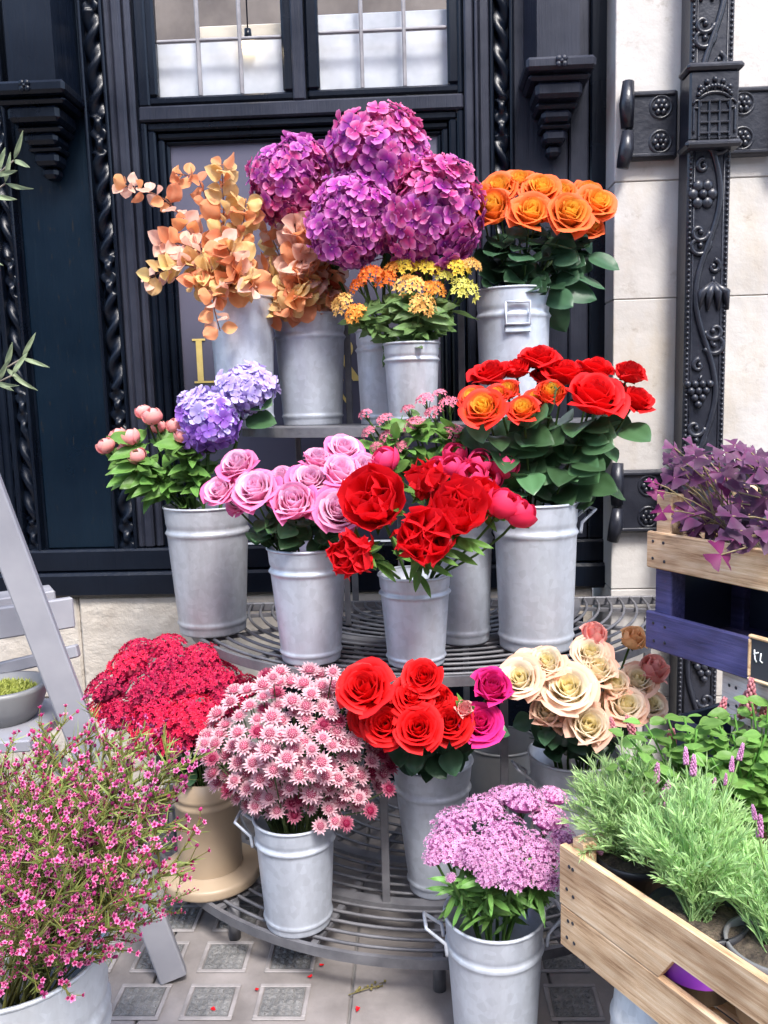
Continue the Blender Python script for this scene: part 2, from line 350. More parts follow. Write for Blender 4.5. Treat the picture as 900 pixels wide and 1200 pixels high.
# right-hand carved strip and post
xs0, xs1 = X(577, 0), X(596, 0)
rope(xs0, xs1, Z1+.01, Zt, -1)
boxpart('pilaster', (X(544, 100), YW-.016, Z2), (X(556, 100)-.003, YW+.02, Zt), M_GREYBLACK, front)
boxpart('pilaster_fillet', (X(556, 100), YW-.028, Z2), (X(560, 100), YW+.02, Zt), M_GREYBLACK, front, .004)
boxpart('pilaster', (X(561, 100), YW-.016, Z2), (xs0-.013, YW+.02, Zt), M_GREYBLACK, front)
xq1 = X(690, 60)
boxpart('post', (xs1+.012, YW-.005, Z2), (xq1-.07, YW+.02, Zt), M_GREYBLACK, front)
boxpart('post', (xq1-.067, YW-.012, Z2), (xq1, YW+.02, Zt), M_GREYBLACK, front)
boxpart('post', (xq1+.003, YW-.02, Z2), (bX1, YW+.02, Zt), M_BLACK, front)
def corbel(pxl, pxr, py_top, py_bot, mat, flower=False):
    x0, x1 = X(pxl, py_top, 0), X(pxr, py_top, 0); zt = Z(pxl, py_top, -.06); zb = Z((pxl+pxr)/2, py_bot, 0); c = (x0+x1)/2; w_ = (x1-x0)/2; h = zt-zb
    def step(f, d, z0, z1, nm='corbel_block'): boxpart(nm, (c-w_*f, YW-d, z0), (c+w_*f, YW+.0, z1), mat, co, .012)
    co = boxpart('corbel', (c-w_, YW-.20, zt-h*.15), (c+w_, YW, zt), mat, front, .01)
    step(.9, .17, zt-h*.23, zt-h*.152); step(.68, .16, zt-h*.42, zt-h*.232); step(.62, .12, zt-h*.50, zt-h*.422)
    step(.44, .115, zt-h*.64, zt-h*.502); step(.46, .09, zt-h*.70, zt-h*.642); step(.34, .085, zt-h*.86, zt-h*.702); step(.22, .06, zt-h, zt-h*.862)
    # attached shaft that stands on the corbel
    mb = MB(); mb.prism([(c-w_*.86, YW), (c-w_*.62, YW-.14), (c+w_*.62, YW-.14), (c+w_*.86, YW)], zt+.002, Zt, 'z'); part('shaft', mb, mat, front)
    if flower:
        mb = MB()
        for k in range(4): mb.ball((c+.012*math.cos(k*1.57+.8), YW-.204, zt-h*.075+.012*math.sin(k*1.57+.8)), .011, 6, 4, (1, .5, 1))
        mb.ball((c, YW-.207, zt-h*.075), .007); part('carved_flower', mb, mat, co, True)
corbel(612, 692, 72, 178, M_GREYBLACK, True); corbel(0, 88, 100, 205, M_BLACK, True)
# door / window bay
dx0, dx1 = X(163, 133), X(543, 125); Zr1 = Z(350, 118); Zr0 = Z(350, 136)
Yf = YW                                     # frame face
boxpart('door_rail', (dx0, Yf-.01, Zr0), (dx1, Yf+.03, Zr1), M_GREYBLACK, front, .006)
xm0, xm1 = X(341, 50), X(356, 50)
boxpart('mullion', (xm0, Yf-.01, Zr1), (xm1, Yf+.03, Zt), M_GREYBLACK, front, .006)
boxpart('mullion_back', (xm0-.035, Yf+.0305, Zr1), (xm1+.035, Yf+.048, Zt), M_BLACK, front, .004)
boxpart('jamb', (dx0, Yf-.004, Zr1), (X(172, 60), Yf+.03, Zt), M_BLACK, front, .006)
boxpart('jamb', (X(536, 60), Yf-.004, Zr1), (dx1, Yf+.03, Zt), M_BLACK, front, .006)
boxpart('jamb', (dx0, Yf-.004, Z1), (dx0+.022, Yf+.03, Zr0), M_BLACK, front, .006)
boxpart('jamb', (dx1-.022, Yf-.004, Z1), (dx1, Yf+.03, Zr0), M_BLACK, front, .006)
# lower panel with stepped mouldings
zp = Zr0; pz0 = Z2
def moulding(i0, d0, wdt, d1):
    a0, a1 = dx0+.022+i0, dx1-.022-i0; zt_ = zp-i0
    boxpart('panel_moulding', (a0, Yf+d0, pz0), (a0+wdt, Yf+d1, zt_-wdt), M_BLACK, front, .006)
    boxpart('panel_moulding', (a1-wdt, Yf+d0, pz0), (a1, Yf+d1, zt_-wdt), M_BLACK, front, .006)
    boxpart('panel_moulding', (a0, Yf+d0, zt_-wdt), (a1, Yf+d1, zt_), M_BLACK, front, .006)
moulding(.0, .004, .028, .05); moulding(.029, .022, .024, .05); moulding(.054, .034, .014, .056)
boxpart('slate_panel', (dx0+.02, Yf+.05, pz0), (dx1-.02, Yf+.07, zp), M_PANEL, front)
# gold letters on the panel
def letter(name, polys):
    mb = MB()
    for pl in polys: mb.prism(pl, Yf+.0465, Yf+.0495, 'y')
    part(name, mb, M_GOLD, front)
yl = Yf+.0465
x0, zt_, zb_ = Q(225, 397, yl).x, Q(232, 397, yl).z, Q(232, 449, yl).z; hh = zt_-zb_
letter('letter', [[(x0, zt_), (x0+.048, zt_), (x0+.048, zt_-.007), (x0, zt_-.007)], [(x0+.013, zt_-.0075), (x0+.035, zt_-.0075), (x0+.035, zb_+.0075), (x0+.013, zb_+.0075)],
                  [(x0, zb_), (x0+.105, zb_), (x0+.112, zb_+.042), (x0+.104, zb_+.042), (x0+.088, zb_+.007), (x0, zb_+.007)]])
def ring(cx, cz, ro, ri, a0, a1, n=12):
    return [[(cx+ro*math.cos(a), cz+ro*math.sin(a)) for a in (t0, t1)]+[(cx+ri*math.cos(a), cz+ri*math.sin(a)) for a in (t1, t0)] for t0, t1 in [(a0+(a1-a0)*i/n, a0+(a1-a0)*(i+1)/n) for i in range(n)]]
xR = Q(404, 397, yl).x-.03; zR = Q(410, 394, yl).z; zRb = zR-hh
letter('letter', [[(xR-.03, zR), (xR+.02, zR), (xR+.02, zR-.007), (xR-.03, zR-.007)], [(xR-.016, zR-.0075), (xR+.006, zR-.0075), (xR+.006, zRb+.0075), (xR-.016, zRb+.0075)],
                  [(xR-.03, zRb), (xR+.02, zRb), (xR+.02, zRb+.007), (xR-.03, zRb+.007)], [(xR+.012, zR-.085), (xR+.034, zR-.085), (xR+.082, zRb+.006), (xR+.09, zRb), (xR+.056, zRb)]]
       + ring(xR+.018, zR-.044, .041, .024, -1.45, 1.5))
zN = Q(415, 458, yl).z; xN = Q(396, 470, yl).x; hN = .05
letter('letter', [[(xN, zN), (xN+.012, zN), (xN+.046, zN-hN), (xN+.034, zN-hN)], [(xN-.002, zN-.004), (xN+.003, zN-.004), (xN+.003, zN-hN), (xN-.002, zN-hN)], [(xN+.047, zN), (xN+.052, zN), (xN+.052, zN-hN), (xN+.047, zN-hN)]])
# leaded windows
def window(pxs, pys, ymid):
    x0, x1 = X(pxs[0], 60, Yf+.03), X(pxs[1], 60, Yf+.03); zb = Z((pxs[0]+pxs[1])/2, pys, Yf+.03); zm = Z((pxs[0]+pxs[1])/2, ymid, Yf+.03)
    fr_ = boxpart('window', (x0-.045, Yf+.006, zb-.03), (x1+.045, Yf+.045, zb), M_BLACK, front, .008)
    boxpart('window_frame', (x0-.045, Yf+.006, zb), (x0, Yf+.045, Zt), M_BLACK, fr_, .008)
    boxpart('window_frame', (x1, Yf+.006, zb), (x1+.045, Yf+.045, Zt), M_BLACK, fr_, .008)
    cw = (x1-x0)/3; zs = [zb, zm, zm+(zm-zb)*1.02, Zt]
    for i in range(3):
        for j in range(3):
            mb = MB(); mb.box((x0+cw*i+.004, Yf+.027, zs[j]+.004), (x0+cw*(i+1)-.004, Yf+.030, zs[j+1]-.004)); part('pane', mb, M_GLASS, fr_)
    for i in (1, 2): boxpart('glazing_bar', (x0+cw*i-.007, Yf+.018, zb), (x0+cw*i+.007, Yf+.036, Zt), M_LEADBAR, fr_, .004)
    for z in zs[1:3]: boxpart('glazing_bar', (x0, Yf+.020, z-.006), (x1, Yf+.034, z+.006), M_LEADBAR, fr_, .004)
M_LEADBAR = surf('grey_lead_came', (.16, .15, .16), (.26, .25, .26), 20, (.4, .6), bstr=.3)
window((184, 331), 113, 47); window((374, 524), 104, 36)
# what is behind the glass: dim room, pale sheets standing in for the street's reflection, a lamp
room = thing('shop_interior', 'dim room seen behind the leaded panes', 'room', (0, YW+.5, 2.4))
boxpart('back_wall', (dx0-.3, YW+.9, 2.2), (dx1+.3, YW+.95, 3.6), M_ROOM, room); boxpart('sill_shelf', (dx0-.3, YW+.09, 2.36), (dx1+.3, YW+.9, 2.40), M_ROOM, room)
for (a, c, t) in ((182, 334, 52), (370, 528, 20)):
    bl = boxpart('reflection_sheet', (X(a, 60, YW+.08), YW+.080, 2.405), (X(c, 60, YW+.08), YW+.085, Z((a+c)/2, t, YW+.12)), M_PALEWHITE, None if False else room, .003)
boxpart('reflection_sheet', (X(232, 30, YW+.125), YW+.14, 2.46), (X(332, 30, YW+.125), YW+.15, Z(280, 26, YW+.12)), surf('cream_paper', (.5, .44, .36), (.66, .6, .5), 2, (.8, .9)), room, .003)
lp = Q(291, 52, YW+.055); lamp = thing('bulb_lamp', 'small glowing warm bulb behind the leaded window pane', 'lamp', lp)
mb = MB(); mb.ball((0, 0, 0), .02, 12, 8, (1.4, 1, .9)); obj('bulb', mb.mesh('bulb', M_LAMP), lamp)
mb = MB(); mb.tube([(0, 0, .015), (0, 0, .5)], .003, 6); mb.lathe([(0, .05), (.012, .05), (.014, .012), (0, .012)], 10); obj('cord', mb.mesh('cord', M_BLACK), lamp)

# ------------------------------------------------------------------ stone plinth and pier
plinth = thing('stone_plinth', 'rough cream stone plinth under the black shopfront', 'wall', (0, YW, 0))
x = -2.4
while x < .62:
    x2 = min(x+rnd(.5, .8), .64)
    for z0, z1 in ((.0, .40), (.404, Zb-.002)): boxpart('stone_block', (x+.002, YW-.03+rnd(0, .006), z0), (x2-.002, YW+.2, z1), M_ROUGHSTONE, plinth, .008)
    x = x2
boxpart('shade_board', (-.52, YW-.045, .02), (.60, YW-.032, .70), M_BLACK, front, .006)  # dark boards added to stand for the deep shade behind the rack
for zz in (.24, .47): boxpart('shade_rail', (-.52, YW-.055, zz-.03), (.60, YW-.0455, zz+.03), M_BLACK, front, .006)
YP = -.05
pier = thing('stone_pier', 'pale cream ashlar stone pier carrying the black downpipe', 'wall', (.9, YP, 0))
px0 = Q(719, 300, YP).x
zj = [0, .42, Q(760, 690, YP).z, Q(760, 350, YP).z, Q(760, 212, YP).z, 3.2]
for j in range(len(zj)-1):
    cuts = [px0, px0+(.62 if j % 2 else 1.1), px0+1.5, px0+2.2]
    for i in range(3): boxpart('stone_block', (cuts[i]+.0015, YP+rnd(0, .003), zj[j]+.0015), (cuts[i+1]-.0015, YP+.30, zj[j+1]-.0015), M_STONE, pier, .0025)
boxpart('mortar', (px0+.006, YP+.008, 0), (px0+2.19, YP+.29, 3.19), M_JOINT, pier)

# ------------------------------------------------------------------ ornate lead downpipe
pipe = thing('lead_downpipe', 'black square lead downpipe cast with vine scrolls, beaded edges and a badge box', 'downpipe', (Q(830, 300, YP).x, YP, 0))
YF = YP-.11                                 # front face
ax0, ax1 = Q(810, 0, YF).x, Q(862, 0, YF).x; axc = (ax0+ax1)/2; aw = (ax1-ax0)/2
boxpart('pipe', (ax0, YF, .05), (ax1, YP-.012, 3.2), M_LEAD, pipe, .006)
mb = MB()
z = .1
while z < 3.15:
    for s in (-1, 1): mb.ball((axc+s*(aw-.009), YF-.001, z), .0062, 6, 4)
    z += .0165
part('beading', mb, M_LEAD, pipe, True, 'stuff')
mb = MB()
for s in (-1, 1): mb.tube([(axc+s*(aw-.021), YF, .1), (axc+s*(aw-.021), YF, 3.15)], .0035, 5)
part('edge_rib', mb, M_LEAD, pipe, True)
amp = aw*.52; per = .62
def vine(z): return axc+amp*math.sin(2*math.pi*(z-.1)/per)
mb = MB(); mb.tube([(vine(.1+.02*i), YF-.001, .1+.02*i) for i in range(153)], .0105, 6); part('vine_stem', mb, M_LEAD, pipe, True)
def curl(cx, cz, r0, a0, turns, s):
    pts = []
    for i in range(22):
        t = i/21; a = a0+s*turns*2*math.pi*t; r = r0*1.25*(1-.82*t); pts.append((cx+r*math.cos(a), YF-.001, cz+r*math.sin(a)))
    mb = MB(); mb.tube(pts, [.0095*(1-.35*i/21) for i in range(22)], 6); mb.ball(pts[-1], .010, 6, 4); part('scroll', mb, M_LEAD, pipe, True)
zc = .1+per*.25; k = 0
while zc < 3.1:
    s = 1 if k % 2 == 0 else -1            # stem swings to side s here; the motif fills the other side
    cx = axc-s*aw*.30; mb = MB(); kind = k % 3
    if kind == 0:
        for i in range(6):
            a = i*math.pi/3; mb.ball((cx+.030*math.cos(a), YF-.002, zc+.030*math.sin(a)), .0185, 8, 5, (1, .55, 1))
        mb.ball((cx, YF-.006, zc), .014, 8, 5)
    elif kind == 1:
        for r_ in range(4):
            for i in range(4-r_): mb.ball((cx+(i-(3-r_)/2)*.024, YF-.005, zc+.026-r_*.022), .0135, 7, 5)
        mb.tube([(cx, YF, zc+.03), (cx+.01*s, YF-.002, zc+.055)], .005)
    else:
        for i, t in enumerate((-.55, -.2, .2, .55)):
            mb.tube([(cx, YF-.002, zc+.035), (cx+t*.07, YF-.008, zc+.005), (cx+t*.085, YF-.002, zc-.05)], [.008, .015, .005], 7)
        mb.tube([(cx, YF, zc+.03), (cx, YF-.002, zc+.055)], .006)
    part('cast_motif', mb, M_LEAD, pipe, True)
    curl(axc+s*aw*.45, zc+.155, .030, math.pi*(1 if s > 0 else 0)+.4, 1.1, s); curl(axc-s*aw*.42, zc-.115, .026, math.pi*(0 if s > 0 else 1), 1.0, -s); curl(cx, zc+.085, .018, 1.5, .9, s)
    zc += per/2; k += 1
def bracket(pyt, pyb, pxl, pxr, badge):
    yb = YF-.035
    zt_ = Q(835, pyt, yb).z; zb_ = Q(835, pyb, yb).z; bx0, bx1 = Q(pxl, 130, yb).x, Q(pxr, 130, yb).x; h = zt_-zb_; c = (bx0+bx1)/2
    b_ = boxpart('bracket_box', (bx0, yb, zb_), (bx1, YF+.05, zt_), M_LEAD, pipe, .006)
    for zz in (zt_, zb_-.022): boxpart('box_cornice', (bx0-.012, yb-.012, zz), (bx1+.012, YF+.05, zz+.022), M_LEAD, b_, .008)
    ez1, ez0 = zt_-h*.06, zb_-h*.10
    for s in (-1, 1):
        e0 = bx0 if s < 0 else bx1; wd = .165
        ear = boxpart('ear_plate', (min(e0, e0+s*wd), YP-.03, ez0), (max(e0, e0+s*wd), YP-.003, ez1), M_LEAD, b_, .006)
        for zz in (ez0+.012, ez1-.012): boxpart('ear_rib', (min(e0, e0+s*wd)+.01, YP-.038, zz-.006), (max(e0, e0+s*wd)-.01, YP-.031, zz+.006), M_LEAD, ear, .003)
        for f in (.25, .75):
            mb = MB(); cx = e0+s*.055; cz = ez0+(ez1-ez0)*f
            for i in range(6): mb.ball((cx+.017*math.cos(i*1.047), YP-.032, cz+.017*math.sin(i*1.047)), .011, 7, 4, (1, .6, 1))
            mb.ball((cx, YP-.036, cz), .009); mb.lathe([(.029, 0), (.034, .006), (.039, 0)], 20, (0, 0, 0)); 
            nv = 60; mb.v[-nv:] = [(cx+a, YP-.030-c_, cz+b2) for a, b2, c_ in mb.v[-nv:]]
            part('rosette', mb, M_LEAD, ear, True)
        for f0, f1, lean in ((-.12, .40, .008), (.46, 1.12, -.006)):
            mb = MB(); xe = e0+s*wd; za = ez0+(ez1-ez0)*f0; zc2 = ez0+(ez1-ez0)*f1
            mb.tube([(xe+s*.004+s*lean, YP-.035, za), (xe+s*.002, YP-.042, za*.5+zc2*.5), (xe-s*.004, YP-.035, zc2)], [.020, .025, .019], 10); part('scrolled_end', mb, M_LEAD, ear, True)
    if badge:
        gw = (bx1-bx0)*.62; gh = h*.46; gz = zb_+h*.10; gx = c-gw/2; mb = MB(); t = gw*.075
        for i in range(4):
            a = gx+gw*i/3; mb.bbox((a-t/2, yb-.008, gz-.012), (a+t/2, yb+.002, gz+gh), .002); mb.prism([(a-t/2, gz-.012), (a+t/2, gz-.012), (a, gz-.026)], yb-.007, yb+.001, 'y')
            b3 = gz+gh*i/3; mb.bbox((gx-t/2, yb-.0075, b3-t/2), (gx+gw+t/2, yb+.0015, b3+t/2), .002)
        part('portcullis', mb, M_LEAD, b_)
        mb = MB(); cz = gz+gh*1.02
        for i in range(13):
            a = math.pi*(.18+.64*i/12); mb.ball((c+gw*.62*math.cos(a), yb-.003, cz-.01+gw*.55*math.sin(a)), .0075, 6, 4)
        mb.tube([(c+gw*.58*math.cos(math.pi*(.15+.7*i/10)), yb, cz-.012+gw*.38*math.sin(math.pi*(.15+.7*i/10))) for i in range(11)], .006, 6)
        for i in range(5):
            a = math.pi*(.22+.56*i/4); mb.tube([(c+gw*.58*math.cos(a), yb, cz-.012+gw*.40*math.sin(a)), (c+gw*.60*math.cos(a), yb-.004, cz-.01+gw*.60*math.sin(a))], [.006, .004], 5); mb.ball((c+gw*.62*math.cos(a), yb-.003, cz+gw*.64*math.sin(a)), .009, 6, 4)
        part('crown_emblem', mb, M_LEAD, b_, True)
        for s in (-1, 1):
            mb = MB(); mb.tube([(c+s*(gw*.5+.006+.012*math.cos(a*.5)), yb-.002, gz+gh*.9+.012*math.sin(a*.5)) for a in range(10)]+[(c+s*(gw/2+.016), yb-.002, gz+gh*(.8-.1*i)) for i in range(9)], .004, 5); part('chain', mb, M_LEAD, b_, True)
bracket(82, 164, 808, 866, True)
bracket(548, 622, 800, 858, False)

# ------------------------------------------------------------------ the other side of the street (behind the camera: it is what the gloss paint, glass and steel mirror)
opp = thing('street_terrace', 'brown washed terrace across the street with tall sash windows', 'building', (0, -13, 0))
M_STUCCO = surf('brown_brick_wash', (.24, .20, .17), (.34, .29, .25), 1.5, (.8, .9)); M_DARKGLASS = surf('dark_window', (.03, .035, .045), (.05, .055, .065), 1, (.08, .15), bstr=0)
boxpart('wall', (-16, -13.4, 0), (16, -13, 8.2), M_STUCCO, opp); boxpart('cornice', (-16.2, -12.996, 7.6), (16.2, -12.7, 8.0), M_STUCCO, opp, .05); boxpart('roof', (-16, -15, 8.203), (16, -13.1, 9.4), M_PANEL, opp, .3)
for i in range(13):
    for z0, z1 in ((.6, 2.7), (3.6, 5.4), (5.9, 7.2)):
        x = -14.4+2.4*i; wn = boxpart('window', (x-.55, -12.997, z0), (x+.55, -12.95, z1), M_PALEWHITE, opp, .01)
        for s in (0, 1): boxpart('pane', (x-.49, -12.949, z0+.06+(z1-z0-.09)*s/2), (x+.49, -12.945, z0+.03+(z1-z0-.09)*(s+1)/2), M_DARKGLASS, wn, .001)

# ------------------------------------------------------------------ three-tier half-round iron rack
RX, RY = .03, -.09; ZL, ZM, ZT = .13, .80, 1.42
rack = thing('flower_rack', 'grey iron half-round three-tier rack with curved slat shelves', 'rack', (RX, RY, 0))
def arc(a_, b_, z, n=48, t0=math.pi, t1=2*math.pi): return [V((RX+a_*math.cos(t0+(t1-t0)*i/n), RY+b_*math.sin(t0+(t1-t0)*i/n), z)) for i in range(n+1)]
def flatarc(name, a_, b_, z0, z1, th, parent):      # curved flat bar
    mb = MB(); o = arc(a_, b_, 0); i_ = arc(a_-th, b_-th, 0); n_ = len(o); vs = []
    for p, q in zip(o, i_): vs += [(p.x, p.y, z0), (p.x, p.y, z1), (q.x, q.y, z1), (q.x, q.y, z0)]
    fs = [(4*i+k, 4*i+(k+1) % 4, 4*i+4+(k+1) % 4, 4*i+4+k) for i in range(n_-1) for k in range(4)]+[(0, 1, 2, 3), (4*n_-1, 4*n_-2, 4*n_-3, 4*n_-4)]
    mb.add(vs, fs); return part(name, mb, M_IRON, parent)
def slatarc(a_, b_, z, parent, r=.0048):
    mb = MB(); mb.tube(arc(a_, b_, z), r, 6); part('slat', mb, M_IRON, parent, True)
def shelf(a_, b_, z, rings, lip=.026, spokes=9, flat=()):
    s = flatarc('shelf', a_, b_, z-lip, z, .012, rack)
    for f in rings: slatarc(a_-f, b_-f, z-.006, s)
    for f in flat: flatarc('flat_ring', a_-f, b_-f, z-.012, z-.001, .035, s)
    boxpart('back_bar', (RX-a_, RY, z-.03), (RX+a_, RY+.012, z), M_IRON, s, .003)
    for i in range(spokes):
        t = math.pi+math.pi*(i+.5)/spokes; c_, s_ = math.cos(t), math.sin(t); ri = max(.06, a_-max(rings)-.01)
        mb = MB(); d = V((a_*c_, b_*s_, 0)); p0 = V((RX, RY, z-.018))+d*(ri/a_); p1 = V((RX, RY, z-.018))+d*.985
        mm = frame_mtx(p0, p1-p0, (0, 0, 1)); mb.box((-.005, -.009, 0), (.005, .009, (p1-p0).length), mm); part('spoke', mb, M_IRON, s)
    return s
shelf(.97, .97, ZL, (.045, .085, .125, .165, .205, .285, .325, .365, .405, .50, .55, .6, .65, .7, .75), flat=(.222, .43))
shelf(.82, .82, ZM, tuple(.04*i for i in range(1, 18)), flat=(.30,))
st = shelf(.62, .42, ZT, (.04, .08, .12, .16, .2, .24, .28, .32, .36), lip=.028)
mb = MB(); mb.prism([(p.x, p.y) for p in arc(.60, .40, 0)], ZT-.004, ZT+.001, 'z'); part('shelf_plate', mb, M_IRON, st)
def upright(x, y, z0, z1, w_=.011, d=.006): boxpart('upright', (x-w_, y-d, z0), (x+w_, y+d, z1), M_IRON, rack, .002)
for px in (408, 541): upright(Q(px, 430, RY+.03).x, RY+.03, 0, 1.78)
for i, t in enumerate((-1.25, -.62, -.19, .26, .75, 1.25)):
    upright(RX+.735*math.sin(t), RY-.735*math.cos(t), ZL-.005, ZM-.01); upright(RX+.44*math.sin(t), RY-.36*math.cos(t), ZM-.005, ZT-.01, .009)
for t in (-1.4, -.69, 0.0, .69, 1.4):
    mb = MB(); mb.tube([(RX+.90*math.sin(t), RY-.90*math.cos(t), ZL-.02), (RX+.90*math.sin(t), RY-.90*math.cos(t), 0.0)], .017, 10); part('foot', mb, M_IRON, rack, True)

# ------------------------------------------------------------------ buckets
class Bk: pass
BK = {}
def bucket(key, label, pxc, base_y, zs, rim_y, rim_w, base_w, Y=None, mat=None, handles=(), bands=(.80,), name='flower_bucket', cat='bucket', foot=True, square=False, lean=0):
    """pxc: pixel column; base_y: pixel row of the front of the base standing on height zs; rim_y, rim_w, base_w in pixels"""
    if Y is None:
        p = P(pxc, base_y, zs); p = p+V((0, S(base_w, p)/2, 0))
    else: p = Q(pxc, base_y, Y); p.z = zs
    b_ = Bk(); b_.p = p; b_.z = Q(pxc, rim_y, p.y).z; top = V((p.x, p.y, b_.z)); b_.top = top; h = b_.z-zs
    r1 = S(rim_w, top)/2; r0 = S(base_w, p)/2; b_.r = r1; b_.h = h; b_.r0 = r0; mat = mat or M_GALV
    t = thing(name, label, cat, p, 'galvanised flower buckets' if cat == 'bucket' else None); b_.t = t
    rr = lambda f: r0+(r1-r0)*f
    mb = MB(); prof = [(0, .012), (r0*.96, .012), (r0*.97, 0), (r0, .002)]
    for i in range(1, 61):
        f = i/60; e = 0
        for bf in bands: e += .0055*math.exp(-((f-bf)/.014)**2)-.003*math.exp(-((f-bf-.04)/.014)**2)
        if foot: e += .0045*math.exp(-((f-.085)/.012)**2)
        prof.append((rr(f)+e, h*f))
    prof += [(r1-.003, h), (rr(.6)-.003, h*.6), (r0-.003, .016), (0, .016)]
    mb.lathe(prof, 40); obj('body', mb.mesh('body', mat), t)
    mb = MB(); k = 40; mb.tube([(r1*math.cos(2*math.pi*i/k), r1*math.sin(2*math.pi*i/k), h) for i in range(k+1)], .0042, 6, False); obj('rim', mb.mesh('rim', mat), t)
    for a in handles:           # angles of the bail handles, 0 = right, -90 = towards camera
        d = V((math.cos(rad(a)), math.sin(rad(a)), 0)); s = V((-d.y, d.x, 0)); o = d*(rr(.86)+.003)+V((0, 0, h*.86))
        out = .045; wd = .036
        pts = [o+s*wd-V((0, 0, .03)), o+s*wd+d*.004, o+s*wd*.8+d*out+V((0, 0, .034)), o-s*wd*.8+d*out+V((0, 0, .034)), o-s*wd+d*.004, o-s*wd-V((0, 0, .03))]
        q = [];
        for i in range(len(pts)-1): q += [pts[i].lerp(pts[i+1], j/4) for j in range(4)]
        q.append(pts[-1]); mb = MB(); mb.tube(q, .0042, 6); obj('handle', mb.mesh('handle', mat), t)
    BK[key] = b_; return b_
G_ = 'galvanised bucket '
bucket('euc1', G_+'of orange eucalyptus standing behind its twin on the top shelf', 288, 470, ZT, 350, 76, 62, Y=-.22, bands=())
bucket('euc2', G_+'with an orange eucalyptus bunch at the front of the top shelf', 363, 499, ZT, 370, 84, 68)
bucket('hyd', G_+'of purple hydrangeas half hidden behind the yellow milkweed bucket', 452, 480, ZT, 388, 66, 58, Y=-.22, mat=M_GALVDULL)
bucket('asc', 'small galvanised bucket of orange and yellow milkweed on the top shelf', 484, 495, ZT, 403, 65, 55, Y=-.40, mat=M_GALVDULL)
bucket('oro', G_+'with a square handle, full of orange roses', 602, 480, ZT, 341, 86, 76, Y=-.26, handles=())
bucket('pbud', 'tall dull galvanised bucket of pink peony buds and lilac hydrangea on the middle shelf', 241, 748, ZM, 592, 98, 76, mat=M_GALVDULL)
bucket('pink', G_+'of pink roses on the middle shelf', 361, 781, ZM, 640, 93, 68)
bucket('peo', G_+'of open red peonies at the front of the middle shelf', 488, 785, ZM, 672, 84, 66)
bucket('bou', G_+'wedged behind the red peonies, holding pink bouvardia', 545, 757, ZM, 600, 72, 60)
bucket('red', 'tallest galvanised bucket, holding red roses on the middle shelf', 634, 768, ZM, 588, 98, 84, handles=(8,))
bucket('ast', G_+'of pale pink astrantia at the edge of the bottom shelf', 345, 1100, ZL, 955, 95, 76, handles=(178,))
bucket('lred', G_+'of red roses on the bottom shelf', 510, 1055, ZL, 890, 94, 58)
bucket('dark', 'dark grey bucket in shadow between the red and cream roses', 588, 985, ZL, 868, 86, 66, Y=-.42, mat=M_POTGREY, bands=(), foot=False)
bucket('cream', G_+'of cream roses with a raised wire handle', 672, 1010, ZL, 882, 104, 80, Y=-.76, handles=(190,), mat=M_GALVDULL)
bucket('yar', G_+'of lilac yarrow standing on the pavement', 585, 1262, 0, 1068, 116, 92, handles=(185, 12), bands=(.78,))
bucket('wax', 'large pale galvanised tub of pink waxflower on the pavement', 38, 1330, 0, 1115, 205, 165, mat=M_GALVPALE, bands=(.72, .78), handles=(), Y=-1.62)
# square drop handle on the orange rose bucket
b_ = BK['oro']; mb = MB(); yy = -b_.r-.008; s_ = .036; zz = b_.h*.80
mb.tube([(-s_, yy, zz+.035), (s_, yy, zz+.035), (s_, yy, zz-.03), (-s_, yy, zz-.03), (-s_, yy, zz+.035)], .005, 6); mb.bbox((-s_-.004, yy+.003, zz-.055), (s_+.004, yy+.012, zz-.028), .003)
obj('handle', mb.mesh('handle', M_GALV), b_.t)
# taupe flared vase with a wide foot
p = P(238, 1048, ZL); p.y += .10; b_ = Bk(); b_.p = p; b_.z = Q(226, 905, p.y).z; b_.top = V((p.x, p.y, b_.z)); b_.h = b_.z-ZL; b_.r = S(80, b_.top)/2; BK['sed'] = b_
t = thing('flared_vase', 'taupe brown vase with a wide round foot, holding crimson flower domes', 'vase', p); b_.t = t; R0 = S(116, p)/2; h = b_.h
c_ = b_.r*.93; mb = MB(); mb.lathe([(0, .004), (R0*.97, 0), (R0*.995, .003), (R0, .008), (R0, .022), (R0*.99, .028), (R0*.96, .031), (c_*1.06, .038), (c_*1.05, .0385), (c_*1.04, .036), (c_*1.005, .036), (c_, .038), (c_, .045), (c_, h*.4), (c_, h*.73), (c_*1.03, h*.74), (c_*1.03, h*.77), (c_, h*.78), (c_, h*.81), (c_*1.03, h*.82), (c_*1.03, h*.85), (c_, h*.86), (c_*1.03, h), (c_*.97, h), (c_*.94, h*.5), (0, .08)], 44)
obj('body', mb.mesh('body', M_TAUPE), t)
mb = MB(); mb.tube([(c_*1.03*math.cos(2*math.pi*i/40), c_*1.03*math.sin(2*math.pi*i/40), .037) for i in range(41)], .003, 5, False); obj('foot_ring', mb.mesh('foot_ring', M_TAUPE), t)

